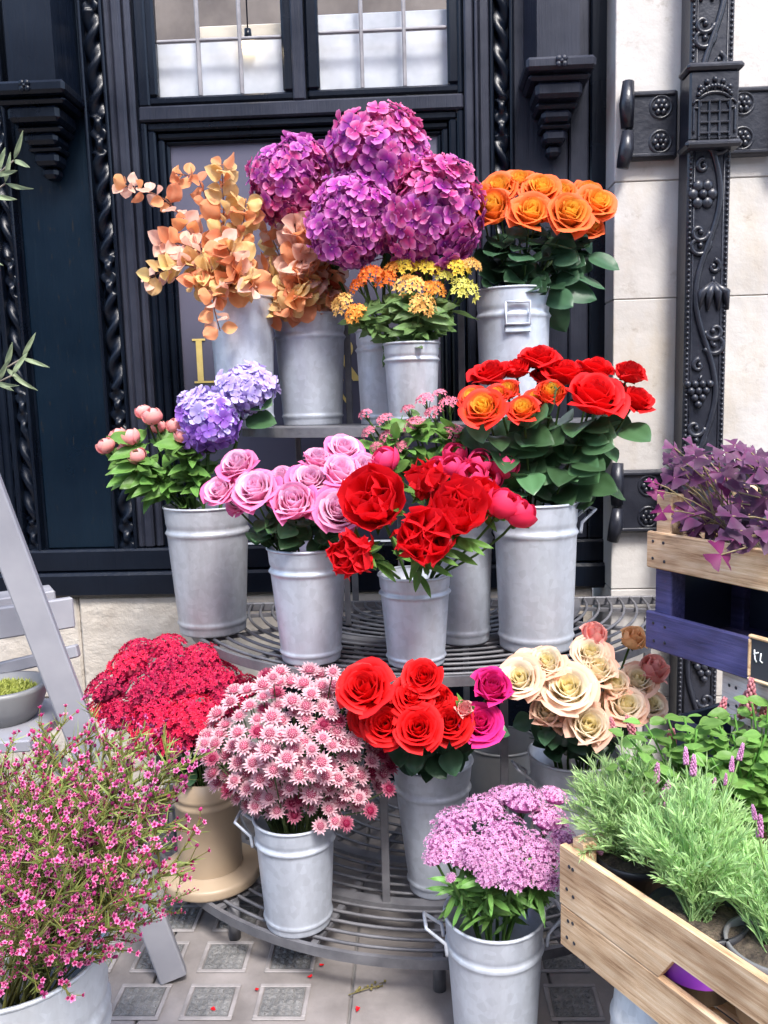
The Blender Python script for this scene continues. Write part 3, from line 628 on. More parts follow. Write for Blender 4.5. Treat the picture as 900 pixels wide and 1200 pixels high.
# ------------------------------------------------------------------ flower shapes (unit radius, facing +Z, neck at the origin)
def rose_mesh(seed, n=20, op=1.0, nm='bloom'):
    rg = random.Random(seed); mb = MB(); nu, nv = 6, 6
    for i in range(n):
        t = i/(n-1); ph = i*2.4+rg.uniform(-.45, .45); psm = 1.55-.62*t; rm = .10+.62*t**.95; rt = .07+(.90*op)*t**1.1*rg.uniform(.9, 1.08); zt = 1.0-.40*t**2*op+rg.uniform(-.09, .07)*(.4+t)
        c = [(.06, 0), (rm*1.35+.02, .08), (rm*1.02, zt*.78), (rt, zt)]; sk = rg.uniform(-.12, .12); vs = []; at = []; rv = rg.random()
        for j in range(nv+1):
            for k in range(nu+1):
                u = -1+2*k/nu; v = j/nv; ve = v*(1-.24*abs(u)**1.8)+.05*v*(1-abs(u))**2; ve = min(ve, 1.03)
                a, b2, c2, d = (1-ve)**3, 3*ve*(1-ve)**2, 3*ve*ve*(1-ve), ve**3
                ro = a*c[0][0]+b2*c[1][0]+c2*c[2][0]+d*c[3][0]; z = a*c[0][1]+b2*c[1][1]+c2*c[2][1]+d*c[3][1]
                cu = max(0, v-.7)/.3
                ro += (.03+t*.13)*cu*cu*(.5+1.1*abs(u)); z -= (.01+t*.13)*cu*cu*(.3+.9*abs(u)); ro += .02*math.sin(5*u+ph)*v*t
                ps = ph+u*psm*(math.sin(math.pi*(.16+.52*v))**.8)+sk*v
                vs.append((ro*math.cos(ps), ro*math.sin(ps), z)); at.append((v, t, rv))
        fs = [(j*(nu+1)+k, j*(nu+1)+k+1, (j+1)*(nu+1)+k+1, (j+1)*(nu+1)+k) for j in range(nv) for k in range(nu)]
        mb.add(vs, fs, at)
    return mb.mesh(nm, M_STEM)
def cup_petal(w_=.8, l=1.0, cup=.35, curl=.1, seed=0, ruff=.04, nu=6, nv=6, tip=.0):
    rg = random.Random(seed); vs = []; at = []; ph = rg.uniform(0, 6)
    for j in range(nv+1):
        v = j/nv; wd = w_*math.sin(math.pi*(.10+.62*v))**.8
        for k in range(nu+1):
            u = -1+2*k/nu; r = l*v*(1-.16*u*u*v-tip*u*u*v)
            vs.append((r, u*wd*.5*(.35+.75*v), cup*(v*v*.7+u*u*.35*v)*l-curl*max(0, v-.7)*2+ruff*math.sin(7*u+ph)*v*v)); at.append((v, .5, rg.random()*.1))
    fs = [(j*(nu+1)+k, j*(nu+1)+k+1, (j+1)*(nu+1)+k+1, (j+1)*(nu+1)+k) for j in range(nv) for k in range(nu)]
    return vs, fs, at
def xf(vs, mm): return [mm@V(p) for p in vs]
ROSES = [rose_mesh(s, 24+s % 4, o) for s, o in ((1, 1.0), (2, .86), (3, 1.08), (4, .74), (5, .94), (6, .66), (7, 1.02))]
ROSEBUD = [rose_mesh(11, 14, .5), rose_mesh(12, 15, .6)]
PEONYPETAL = []
for s in range(4):
    mb = MB(); mb.add(*cup_petal(1.25, 1.0, .75, .02, s, .07)); PEONYPETAL.append(mb.mesh('petal', M_STEM))
def ruffle(seed, n=42):
    rg = random.Random(seed); mb = MB()
    for i in range(n):
        a = i*2.4+rg.uniform(-.5, .5); f = math.sqrt((i+.5)/n); l = rg.uniform(.28, .56); vs, fs, at = cup_petal(rg.uniform(.34, .6), l, .8, -.08, rg.random(), .10, 4, 4)
        mm = Matrix.Rotation(a, 4, 'Z')@T((.42*f, 0, .02))@Matrix.Rotation(-rad(88-45*f+rg.uniform(-30, 30)), 4, 'Y')@Matrix.Rotation(rg.uniform(-1.3, 1.3), 4, 'X')
        mb.add(xf(vs, mm), fs, [(q[0], f, rg.random()) for q in at])
    return mb.mesh('ruffled_centre', M_STEM)
RUFF = [ruffle(s) for s in range(3)]
def budmesh(seed):          # closed round peony bud with sepals left out
    rg = random.Random(seed); mb = MB()
    for i in range(7):
        vs = []; at = []; ph = i*2.4; psm = 1.1; nu = nv = 6; rv = rg.random()
        for j in range(nv+1):
            for k in range(nu+1):
                u = -1+2*k/nu; v = j/nv; th = math.pi*(.03+(.93-.045*i)*v*(1-.20*u*u)); ro = math.sin(th)*(.66+.055*i)+.05*max(0, v-.8)*i; z = .78-(.70+.02*i)*math.cos(th)
                ps = ph+u*psm*math.sin(math.pi*(.2+.55*v)); vs.append((ro*math.cos(ps), ro*math.sin(ps), z)); at.append((v, i/6, rv))
        mb.add(vs, [(j*(nu+1)+k, j*(nu+1)+k+1, (j+1)*(nu+1)+k+1, (j+1)*(nu+1)+k) for j in range(nv) for k in range(nu)], at)
    return mb.mesh('bud', M_STEM)
BUDS = [budmesh(s) for s in range(2)]
def sepal_mesh(n=5, l=.9, drop=.2):
    mb = MB()
    for i in range(n):
        vs, fs, at = cup_petal(.34, l, .5, .0, i, .02, 2, 4, .3); mb.add(xf(vs, Matrix.Rotation(i*6.283/n, 4, 'Z')@Matrix.Rotation(rad(20*drop), 4, 'Y')), fs, at)
    mb.ball((0, 0, -.08), .2, 8, 5); return mb.mesh('sepals', M_STEM)
SEPAL = sepal_mesh()
def leaf_mesh(w_, fold=.12, droop=.12, pet=.18, nv=8, nm='leaf', wave=.02, point=1.0, curl=0):     # along +X, length 1, normal +Z
    mb = MB(); vs = []; at = []; nu = 4
    for j in range(nv+1):
        v = j/nv; x = pet+(1-pet)*v; wd = w_*.5*(math.sin(math.pi*v**.8)**(.75*point)) if 0 < v < 1 else .004
        for k in range(nu+1):
            u = -1+2*k/nu; vs.append((x, u*wd, fold*abs(u)*wd*2+wave*math.sin(8*v+2*u)-droop*x*x-curl*u*u*wd)); at.append((.15+.85*abs(u) if k != 2 else 1.0, .5, 0))
    mb.add(vs, [(j*(nu+1)+k, j*(nu+1)+k+1, (j+1)*(nu+1)+k+1, (j+1)*(nu+1)+k) for j in range(nv) for k in range(nu)], at)
    mb.tube([(0, 0, 0), (pet*.5, 0, -droop*pet*pet*.25), (pet+.02, 0, -droop*pet*pet)], .011, 4, False, (.2, 0, 0)); return mb.mesh(nm, M_STEM)
LEAF_ROSE = [leaf_mesh(.62, .10, .15), leaf_mesh(.68, .05, .28, curl=.2), leaf_mesh(.55, .2, .05)]
LEAF_LANCE = [leaf_mesh(.27, .2, .15, .1), leaf_mesh(.24, .15, .3, .1), leaf_mesh(.30, .1, .02, .1)]
LEAF_NARROW = [leaf_mesh(.15, .2, .15, .05), leaf_mesh(.13, .2, .3, .05)]
LEAF_BIG = [leaf_mesh(.75, .08, .2, .12), leaf_mesh(.7, .12, .35, .12)]
LEAF_EUC = [leaf_mesh(.80, .22, .12, .10, 7, point=.95), leaf_mesh(.70, .3, -.18, .10, 7, point=1.0), leaf_mesh(.86, -.2, .25, .10, 7, point=.85, wave=.05)]
L_ROSE = leafmat('rose_leaf', (.055, .14, .045), (.115, .26, .115), .45, .32)
L_DARK = leafmat('dark_rose_leaf', (.032, .088, .042), (.078, .175, .095), .45, .32)
L_BRIGHT = leafmat('bright_leaf', (.10, .24, .045), (.17, .36, .08), .3, .42)
L_OLIVE = leafmat('olive_leaf', (.12, .17, .06), (.20, .26, .11), .3, .5)

FL = {}                      # bucket key -> list of (thing, stem points)
def stem_path(b, head, back):
    d = V((head.x-b.p.x, head.y-b.p.y, 0)); L = d.length; dn = d/L if L > 1e-4 else V((0, 0, 0)); k = min(1, L/(b.r*1.6))
    a = V((b.p.x, b.p.y, b.p.z+.02))-dn*b.r*.35*k+V((rnd(-.2, .2)*b.r, rnd(-.2, .2)*b.r, 0))
    e = V((b.p.x, b.p.y, b.z))+dn*b.r*.62*k+V((rnd(-.15, .15)*b.r, rnd(-.15, .15)*b.r, 0))
    nk = head-back*max(.03, (head-e).length*.35)
    return [a]+[e*(1-t)**2+nk*2*t*(1-t)+head*t*t for t in [i/6 for i in range(7)]]
def flower(key, name, label, cat, group, px, py, dy, face=None, stemr=.0032, stemmat=None, cam_w=.55, up_w=.5, out_w=1.0):
    """returns (thing, matrix for the bloom in the thing's space)"""
    b = BK[key]; head = Q(px, py, b.p.y+dy); d = (head-b.top)
    n = (d.normalized()*out_w+TOCAM(head)*cam_w+V((0, 0, up_w))+V((rnd(-.15, .15), rnd(-.15, .15), rnd(-.1, .1)))).normalized() if face is None else V(face).normalized()
    path = stem_path(b, head, n); base = path[0]
    t = thing(name, label, cat, base, group); mb = MB(); mb.tube([q-base for q in path], stemr, 5); obj('stem', mb.mesh('stem', stemmat or M_STEM), t)
    FL.setdefault(key, []).append((t, path)); return t, head-base, n
def bloom_at(name, me, mat, t, loc, n, s, twist=None, zs=1):
    tw = rnd(0, 6.28) if twist is None else twist; mm = frame_mtx(loc, n, (math.cos(tw), math.sin(tw), .2))
    return obj(name, remat(me, mat), t, mm@Matrix.Diagonal((s, s, s*zs, 1)))
def roses(key, label, group, mat, spec, name='rose', zs=.95, leaf=L_ROSE, meshes=None, **kw):
    big = max(q[2] for q in spec)
    for sp_ in spec:
        px, py, dpx = sp_[:3]; lone = len(spec) > 3 and dpx == big and sum(q[2] == big for q in spec) == 1; dy = sp_[3] if len(sp_) > 3 else 0; face = sp_[4] if len(sp_) > 4 else None
        t, loc, n = flower(key, name, ('largest of the bunch, '+label) if lone else label, 'rose', group, px, py, dy, face, **kw); s = S(dpx*(1.0 if lone else rnd(.86, .99)), loc+t.location)*.58
        bl = bloom_at('bloom', random.choice(meshes or ROSES), mat, t, loc-n*s*.45, n, s, None, zs); obj('sepals', remat(SEPAL, leaf), bl, T((0, 0, .02))@Matrix.Diagonal((.75, .75, .5, 1)))
def leaves(key, pts, meshes, mat, lpx, wf=1.0, dy=(-.1, .05), updir=.7, jit=.5):
    """leaf tips at the given pixels, each growing from the nearest stem of the bucket"""
    b = BK[key]
    for q in pts:
        tip = Q(q[0], q[1], b.p.y+(q[2] if len(q) > 2 else rnd(*dy))); best = None
        for t, path in FL[key]:
            for k in range(1, len(path)-1):
                for f in (0, .5):
                    s_ = path[k].lerp(path[k+1], f)
                    if s_.z < b.z-.05: continue
                    dd = (s_-tip).length+abs(s_.z-tip.z)*.3
                    if best is None or dd < best[0]: best = (dd, t, s_)
        if not best: continue
        _, t, s_ = best; L = 1.25*S(lpx if not isinstance(lpx, tuple) else rnd(*lpx), tip); d = tip-s_; dl = d.length
        if dl < L*.6: d = (d.normalized() if dl > 1e-3 else V((rnd(-1, 1), -1, 0)))+V((rnd(-.5, .5), rnd(-.7, .0), rnd(-.3, .2))); d = d.normalized()*L*.8; s_ = tip-d
        elif dl > L*1.3: s_ = tip-d.normalized()*L*1.1; d = tip-s_
        dl = d.length; nrm = TOCAM(tip)*.8+V((rnd(-jit, jit), rnd(-jit, jit), updir))
        x = d.normalized(); y = nrm.cross(x).normalized(); z = x.cross(y); mm = Matrix((x, y, z)).transposed().to_4x4(); mm.translation = s_-t.location
        obj('leaf', remat(random.choice(meshes), mat), t, mm@Matrix.Diagonal((dl, L*wf, L*.8, 1)))
def scatter(n, cx, cy, rx, ry, dmin, seed=1, top=False):
    rg = random.Random(seed); out = []; tries = 0
    while len(out) < n and tries < 6000:
        tries += 1; a = rg.uniform(0, 6.283); r = math.sqrt(rg.random()); x, y = cx+rx*r*math.cos(a), cy+ry*r*math.sin(a)
        if all((x-p[0])**2+(y-p[1])**2 > dmin*dmin for p in out): out.append((x, y))
    return out

# ------------------------------------------------------------------ flower colours
C_ORANGE = petal('orange_rose_petal', ((0, (.80, .36, .03)), (.7, (.85, .24, .03)), (1, (.88, .20, .05))), layer=((0, (1, 1.2, 1)), (.5, (1, 1.0, 1)), (1, (1, .72, 1))), jit=.08, inner=((.92, .52, .07), .6))
C_RED = petal('red_rose_petal', ((0, (.50, .004, .006)), (.8, (.78, .008, .010)), (.94, (.80, .014, .016)), (1, (.58, .008, .012))), jit=.18, trans=.3)
C_DEEPRED = petal('deep_red_rose_petal', ((0, (.42, .003, .006)), (1, (.68, .006, .012))), jit=.12, trans=.2)
C_FLAME = petal('flame_rose_petal', ((0, (.90, .50, .05)), (.55, (.85, .16, .02)), (1, (.78, .04, .02))), layer=((0, (1, 1, 1)), (.45, (1, 1.2, 1)), (1, (.95, .5, .8))), jit=.08, inner=((.92, .55, .06), .55))
C_PINK = petal('pink_rose_petal', ((0, (.80, .22, .42)), (.6, (.86, .42, .60)), (1, (.90, .62, .76))), layer=((0, (1, .85, .95)), (.5, (1, 1, 1)), (.8, (1, .55, .75)), (1, (.95, .32, .6))), jit=.12, trans=.4)
C_HOT = petal('hot_pink_petal', ((0, (.62, .01, .12)), (1, (.85, .03, .26))), jit=.1)
C_CREAM = petal('cream_rose_petal', ((0, (.94, .84, .52)), (.6, (.95, .89, .70)), (1, (.95, .86, .70))), layer=((0, (1, 1, .95)), (.5, (1, .97, .95)), (.8, (1, .82, .78)), (1, (1, .66, .60))), jit=.06, trans=.45, inner=((.95, .84, .50), .4))
C_CORAL = petal('coral_petal', ((0, (.90, .60, .35)), (.5, (.90, .30, .28)), (1, (.92, .44, .38))), jit=.1)
C_PEACH = petal('peach_petal', ((0, (.92, .62, .28)), (1, (.92, .50, .24))), jit=.1)
C_PEONY = petal('red_peony_petal', ((0, (.46, .003, .012)), (.5, (.78, .008, .018)), (1, (.86, .016, .028))), jit=.16, trans=.35)
C_PEONYIN = petal('red_peony_inner', ((0, (.46, .003, .008)), (1, (.84, .012, .020))), jit=.25, trans=.35)
C_PBUD = petal('dark_pink_bud', ((0, (.66, .02, .10)), (1, (.86, .06, .20))), jit=.1)
C_SBUD = petal('salmon_bud', ((0, (.84, .22, .30)), (1, (.88, .40, .38))), layer=((0, (1, 1, 1)), (1, (1, 1.1, 1))), jit=.1)
C_HYD = petal('purple_hydrangea_petal', ((0, (.20, .02, .30)), (.5, (.46, .05, .36)), (1, (.70, .24, .56))), jit=.35, hue=.035)
C_HYDM = petal('magenta_hydrangea_petal', ((0, (.30, .02, .20)), (.5, (.58, .05, .25)), (1, (.78, .24, .46))), jit=.35, hue=.025)
C_HYDB = petal('lilac_hydrangea_petal', ((0, (.42, .30, .68)), (.5, (.52, .40, .78)), (1, (.64, .55, .84))), jit=.15, hue=.02)
C_HYDV = petal('violet_hydrangea_petal', ((0, (.26, .08, .55)), (1, (.42, .22, .70))), jit=.2, hue=.02)
C_SEED = petal('hydrangea_eye', ((0, (.3, .1, .4)), (1, (.6, .4, .7))))
C_EUCO = petal('orange_eucalyptus_leaf', ((0, (.84, .30, .09)), (1, (.92, .46, .21))), trans=.45, jit=.16, hue=.02, rough=.6)
C_EUCY = petal('yellow_eucalyptus_leaf', ((0, (.80, .52, .14)), (1, (.92, .70, .32))), trans=.45, jit=.16, hue=.02, rough=.6)
C_EUCP = petal('peach_eucalyptus_leaf', ((0, (.88, .48, .32)), (1, (.94, .64, .50))), trans=.45, jit=.1, hue=.015, rough=.6)
C_EUCR = petal('russet_eucalyptus_leaf', ((0, (.42, .08, .03)), (1, (.60, .16, .06))), jit=.2, hue=.02, rough=.6)
C_TWIG = leafmat('red_brown_twig', (.22, .08, .04), (.3, .12, .06))

# ------------------------------------------------------------------ purple and lilac hydrangeas
def floret(seed):
    rg = random.Random(seed); mb = MB()
    for i in range(4):
        vs, fs, at = cup_petal(1.05, 1.0, .22, .10, rg.random(), .05, 4, 4, .12)
        mb.add(xf(vs, Matrix.Rotation(i*1.5708+rg.uniform(-.15, .15), 4, 'Z')@Matrix.Rotation(rg.uniform(-.25, .2), 4, 'Y')), fs, [(q[0], .5, rg.random()) for q in at])
    mb.ball((0, 0, .05), .10, 5, 3, a=(1, 0, 0)); return mb.mesh('floret', M_STEM)
FLORETS = [floret(s) for s in range(5)]
def hydrangea(key, label, group, px, py, rpx, dy, mats, sy=.92, fr=.205, n=None):
    t, loc, nrm = flower(key, 'hydrangea', label, 'hydrangea', group, px, py, dy, stemr=.006, cam_w=.3)
    R = S(rpx*1.02, loc+t.location); n = n or 165; fl = []
    core = MB(); core.ball((0, 0, 0), R*.78, 14, 10, a=(.1, 0, 0)); obj('flower_core', core.mesh('flower_core', mats[0]), t, T(loc))
    for i in range(n*2):
        z = 1-2*(i+.5)/(n*2); r = math.sqrt(1-z*z); a = i*2.39996; d = V((r*math.cos(a), r*math.sin(a), z))
        if d.dot(TOCAM(loc+t.location)) < -.30: continue
        q = d*R*rnd(.80, 1.06)*(1+.13*math.sin(3.2*d.x+px)*math.sin(3.6*d.z+py)); q.z *= sy; nn = (d+V((rnd(-.5, .5), rnd(-.45, .45), rnd(-.4, .5)))).normalized()
        mt = mats[1] if len(mats) > 1 and rnd(0, 1) < (.5-.55*d.z) else mats[0]
        bloom_at('floret', random.choice(FLORETS), mt, t, loc+q, nn, R*fr*rnd(.8, 1.3))
GH = 'purple hydrangeas on the top shelf'
hydrangea('hyd', 'magenta purple hydrangea head rising highest of the bunch', GH, 446, 192, 58, -.02, (C_HYDM, C_HYD), 1.0)
hydrangea('hyd', 'purple hydrangea head beside the orange eucalyptus', GH, 342, 216, 48, .06, (C_HYD, C_HYDM), 1.0)
hydrangea('hyd', 'magenta hydrangea head touching the orange roses', GH, 506, 254, 57, -.10, (C_HYDM, C_HYD), 1.05)
hydrangea('hyd', 'bluish purple hydrangea head low over the milkweed', GH, 415, 258, 50, -.09, (C_HYD, C_HYD), 1.0)
hydrangea('pbud', 'lilac blue hydrangea head above the pink peony buds', 'lilac hydrangeas', 246, 492, 35, -.03, (C_HYDB, C_HYDV), 1.0, n=90, fr=.26)
hydrangea('pbud', 'lilac hydrangea head leaning against the galvanised eucalyptus bucket', 'lilac hydrangeas', 290, 456, 31, .02, (C_HYDB, C_HYDB), .8, n=80, fr=.28)
leaves('hyd', [(395, 300), (468, 318), (440, 312), (380, 290)], LEAF_BIG, L_DARK, 50)
leaves('pbud', [(316, 470, -.02), (322, 490, .0)], LEAF_BIG, L_ROSE, 40); leaves('pbud', [(252, 530, -.06)], LEAF_LANCE, L_OLIVE, 60, 1.2)

# ------------------------------------------------------------------ dyed eucalyptus
def euc(key, label, pts, dys, mats, n, lpx, seed):
    rg = random.Random(seed); b = BK[key]; W = [Q(x, y, b.p.y+d) for (x, y), d in zip(pts, dys)]
    base = V((b.p.x+rg.uniform(-.4, .4)*b.r0, b.p.y+rg.uniform(-.4, .4)*b.r0, b.p.z+.02)); rim = V((b.p.x, b.p.y, b.z)); ctr = [base, rim+(W[0]-rim)*.25]+W
    path = []
    for i in range(len(ctr)-1):
        p0, p1, p2, p3 = ctr[max(i-1, 0)], ctr[i], ctr[i+1], ctr[min(i+2, len(ctr)-1)]
        for k in range(6):
            t = k/6; path.append(.5*((2*p1)+(p2-p0)*t+(2*p0-5*p1+4*p2-p3)*t*t+(3*p1-p0-3*p2+p3)*t**3))
    path.append(ctr[-1]); t = thing('eucalyptus_branch', label, 'branch', base, 'dyed eucalyptus branches')
    mb = MB(); L = len(path); mb.tube([q-base for q in path], [.0035-.002*i/L for i in range(L)], 5); obj('stem', mb.mesh('stem', C_TWIG), t)
    lo = path[7:]
    n = int(n*2.2); lpx *= 1.2
    for i in range(n):
        f = (i+.5)/n; k = f*(len(lo)-1); k0 = int(k); q = lo[k0].lerp(lo[min(k0+1, len(lo)-1)], k-k0); tg = (lo[min(k0+1, len(lo)-1)]-lo[max(k0-1, 0)]).normalized()
        for s in (-1, 1):
            a = i*1.57+rg.uniform(-.6, .6); o = tg.orthogonal().normalized(); o = Quaternion(tg, a+(0 if s > 0 else math.pi))@o
            x = (o+tg*rg.uniform(.1, .7)+TOCAM(q)*.25).normalized(); nr = TOCAM(q)*.9+V((rg.uniform(-.7, .7), rg.uniform(-.7, .7), rg.uniform(-.1, .8))); y = nr.cross(x).normalized(); z = x.cross(y)
            mm = Matrix((x, y, z)).transposed().to_4x4(); mm.translation = q-base; l = S(lpx*rg.uniform(.75, 1.2)*(1-.25*f), q)
            obj('leaf', remat(rg.choice(LEAF_EUC), rg.choice(mats)), t, mm@Matrix.Diagonal((l, l, l, 1)))
OR, YE, PE, RU = C_EUCO, C_EUCY, C_EUCP, C_EUCR
E_ = 'eucalyptus branch '
euc('euc1', 'orange '+E_+'reaching furthest out past the door frame', [(235, 290), (195, 235), (140, 216)], [-.02, -.03, -.03], (OR, OR, PE), 9, 21, 1)
euc('euc1', 'orange '+E_+'with a small bent tip above the slate panel', [(250, 270), (235, 215), (206, 203)], [0, 0, 0], (OR,), 6, 19, 2)
euc('euc1', 'yellow tipped '+E_+'standing tallest of the dyed bunch', [(264, 300), (262, 240), (260, 192)], [-.05, -.06, -.06], (YE, YE, OR), 10, 25, 3)
euc('euc1', 'peach '+E_+'spreading low across the door moulding', [(240, 300), (210, 285), (186, 285)], [-.06, -.08, -.08], (PE, OR), 7, 21, 4)
euc('euc1', 'golden '+E_+'drooping towards the gold letter', [(235, 315), (205, 312), (172, 328)], [-.07, -.09, -.09], (YE, YE, PE), 9, 22, 5)
euc('euc1', 'peach '+E_+'hanging down over the rim of its bucket', [(262, 335), (250, 352), (258, 388)], [-.12, -.16, -.16], (PE, OR), 5, 20, 6)
euc('euc1', 'golden '+E_+'in the middle of the orange bunch', [(255, 320), (240, 318), (228, 335)], [-.10, -.13, -.14], (YE, OR), 7, 23, 7)
euc('euc1', 'orange '+E_+'crossing in front of the purple hydrangea', [(280, 310), (285, 265), (288, 235)], [-.05, -.05, -.05], (OR, YE), 9, 22, 8)
euc('euc1', 'dense orange and peach '+E_+'over the bucket rim', [(275, 330), (275, 305), (262, 285)], [-.10, -.13, -.14], (OR, PE, YE), 9, 26, 9)
euc('euc2', 'pale pink '+E_+'in front of the hydrangeas', [(356, 330), (352, 300), (345, 262)], [-.08, -.13, -.14], (PE, PE, OR), 11, 30, 10)
euc('euc2', 'pink and peach '+E_+'leaning on the hydrangeas', [(360, 330), (362, 305), (366, 280)], [-.08, -.13, -.14], (PE, PE, OR), 7, 26, 20)
euc('euc2', 'yellow '+E_+'spilling over the front bucket rim', [(345, 350), (330, 340), (312, 370)], [-.10, -.13, -.14], (YE, YE, OR), 8, 24, 11)
euc('euc2', 'russet '+E_+'at the right of the front bucket', [(375, 350), (385, 330), (388, 300)], [-.04, -.06, -.05], (RU, OR, PE), 9, 24, 12)
euc('euc2', 'orange '+E_+'low behind the yellow spill', [(335, 345), (320, 320), (298, 325)], [-.04, -.04, -.05], (OR, PE, YE), 8, 26, 13)
euc('euc2', 'dark russet '+E_+'standing inside the front bucket', [(345, 340), (328, 300), (315, 270)], [.0, .02, .02], (OR, PE, YE), 9, 22, 14)
euc('euc2', 'peach '+E_+'bushing out above the front bucket', [(352, 350), (350, 335), (362, 325)], [-.10, -.12, -.12], (PE, OR, YE), 8, 26, 15)
euc('euc2', 'dark orange '+E_+'hanging towards the milkweed', [(372, 350), (382, 345), (392, 352)], [-.08, -.09, -.09], (PE, OR), 7, 22, 16)

euc('euc1', 'golden '+E_+'tucked against the back bucket rim', [(270, 335), (285, 325), (300, 340)], [-.12, -.14, -.15], (YE, OR, PE), 7, 24, 17)
euc('euc2', 'golden orange '+E_+'hanging just over the front bucket rim', [(350, 355), (345, 350), (340, 362)], [-.13, -.15, -.16], (YE, OR), 6, 24, 18)
euc('euc2', 'orange russet '+E_+'filling the gap under the hydrangeas', [(368, 345), (372, 325), (368, 305)], [-.08, -.09, -.09], (YE, OR, PE), 8, 24, 19)

# ------------------------------------------------------------------ roses
roses('oro', 'orange rose with yellow tinged heart in the square-handled bucket', 'orange roses', C_ORANGE,
      [(577, 243, 54, -.06), (622, 249, 54, -.09), (668, 250, 52, -.10), (634, 222, 48, .0), (585, 221, 46, .02), (700, 238, 46, -.03), (692, 264, 36, -.02), (658, 227, 42, .03), (609, 214, 40, .04), (562, 232, 38, .0), (690, 225, 36, .05)], leaf=L_DARK, cam_w=1.5)
leaves('oro', [(x, y) for x, y in scatter(75, 630, 305, 72, 40, 8, 3)]+[(727, 312), (712, 328), (700, 345), (668, 352), (664, 388), (672, 372), (570, 330), (562, 320), (600, 345), (640, 340)], LEAF_ROSE, L_DARK, (34, 44), 1.0, (-.14, .06))
roses('pink', 'pale pink rose with darker outer petals in the middle shelf bucket', 'pink roses', C_PINK,
      [(300, 573, 60, -.10), (344, 588, 60, -.14), (396, 598, 56, -.14), (364, 562, 50, -.06), (400, 554, 52, -.06), (373, 538, 46, -.01), (404, 527, 44, .03), (429, 549, 42, -.02), (278, 544, 46, -.03), (258, 574, 42, -.06), (282, 586, 38, -.02), (384, 578, 40, -.06), (330, 560, 40, .0)], leaf=L_DARK, cam_w=1.0)
leaves('pink', [(x, y) for x, y in scatter(36, 345, 622, 62, 16, 7.5, 5)]+[(300, 630), (308, 622), (330, 640), (318, 615)], LEAF_ROSE, L_ROSE, (28, 40), 1.0, (-.14, .0))
roses('red', 'large red rose in the tallest bucket', 'red roses on the middle shelf', C_RED,
      [(575, 437, 46, .0), (605, 432, 42, .02), (632, 419, 48, .04), (662, 437, 54, .0), (697, 463, 68, -.10), (697, 432, 46, .02), (738, 436, 48, -.02), (746, 468, 46, -.04), (718, 455, 40, .02), (640, 440, 40, .04)], leaf=L_ROSE)
roses('red', 'small flame red rose with yellow heart beside the big red roses', 'flame spray roses', C_FLAME,
      [(566, 476, 48, -.13), (613, 478, 44, -.14), (646, 458, 44, -.10), (553, 464, 36, -.08), (594, 456, 38, -.08), (628, 466, 32, -.08), (582, 462, 34, -.10)], leaf=L_BRIGHT, cam_w=1.0, zs=.8)
leaves('red', [(x, y) for x, y in scatter(70, 650, 528, 78, 50, 9.5, 8)]+[(760, 510), (738, 575), (720, 572), (745, 500), (690, 580), (650, 578), (615, 550), (610, 575), (560, 505), (590, 515), (625, 585), (668, 585)], LEAF_BIG, L_ROSE, (40, 54), .9, (-.16, .02))
roses('lred', 'red rose in the bottom shelf bucket', 'red roses on the bottom shelf', C_RED,
      [(426, 806, 60, -.29), (496, 793, 48, -.25), (452, 849, 54, -.28), (490, 853, 58, -.32), (527, 846, 54, -.28), (484, 817, 52, -.27), (433, 842, 48, -.25), (463, 826, 42, -.25), (512, 820, 44, -.25)], leaf=L_DARK, cam_w=1.1)
roses('lred', 'hot pink rose beside the red roses on the bottom shelf', 'hot pink roses', C_HOT, [(577, 804, 50, -.25), (563, 846, 50, -.26)], leaf=L_DARK, cam_w=.9)
roses('lred', 'small pale pink rosebud between the red and hot pink roses', 'rosebuds', C_SBUD, [(544, 830, 24, -.28)], meshes=ROSEBUD, leaf=L_OLIVE)
leaves('lred', [(x, y) for x, y in scatter(34, 508, 888, 48, 18, 7, 9)]+[(520, 920), (500, 915), (485, 905), (598, 860), (540, 905)], LEAF_ROSE, L_DARK, (36, 48), .8, (-.26, -.1))
leaves('lred', [(540, 815, -.28), (556, 828, -.28), (536, 822, -.28)], LEAF_LANCE, L_BRIGHT, 24)
roses('cream', 'cream rose with peach outer petals in the bottom shelf bucket', 'cream roses', C_CREAM,
      [(609, 795, 52, -.20), (641, 776, 46, -.16), (666, 806, 60, -.19), (701, 784, 52, -.13), (734, 826, 54, -.15), (690, 850, 58, -.21), (642, 832, 46, -.17), (720, 800, 46, -.12), (762, 826, 44, -.08), (692, 766, 46, -.10), (748, 797, 42, -.07), (662, 842, 40, -.15), (630, 806, 42, -.17), (676, 832, 44, -.16), (712, 832, 42, -.13), (622, 778, 40, -.15)], leaf=L_DARK, cam_w=1.0)
roses('cream', 'half open pink and cream rose rising above the cream ones', 'half open roses', C_CORAL, [(697, 745, 42, -.06)], meshes=ROSEBUD, leaf=L_ROSE, zs=1.1)
roses('cream', 'peach orange half open rose by the blue crate', 'half open roses', C_PEACH, [(741, 750, 38, -.05)], meshes=ROSEBUD, leaf=L_ROSE, zs=1.3)
roses('cream', 'coral pink rose drooping below the blue crate', 'half open roses', C_CORAL, [(766, 786, 46, -.05)], meshes=ROSEBUD, leaf=L_ROSE, zs=1.3)
leaves('cream', [(x, y) for x, y in scatter(34, 680, 872, 62, 16, 7, 10)]+[(655, 892), (668, 888), (600, 850), (650, 870), (640, 862)], LEAF_ROSE, L_DARK, (34, 46), .9, (-.20, -.08))

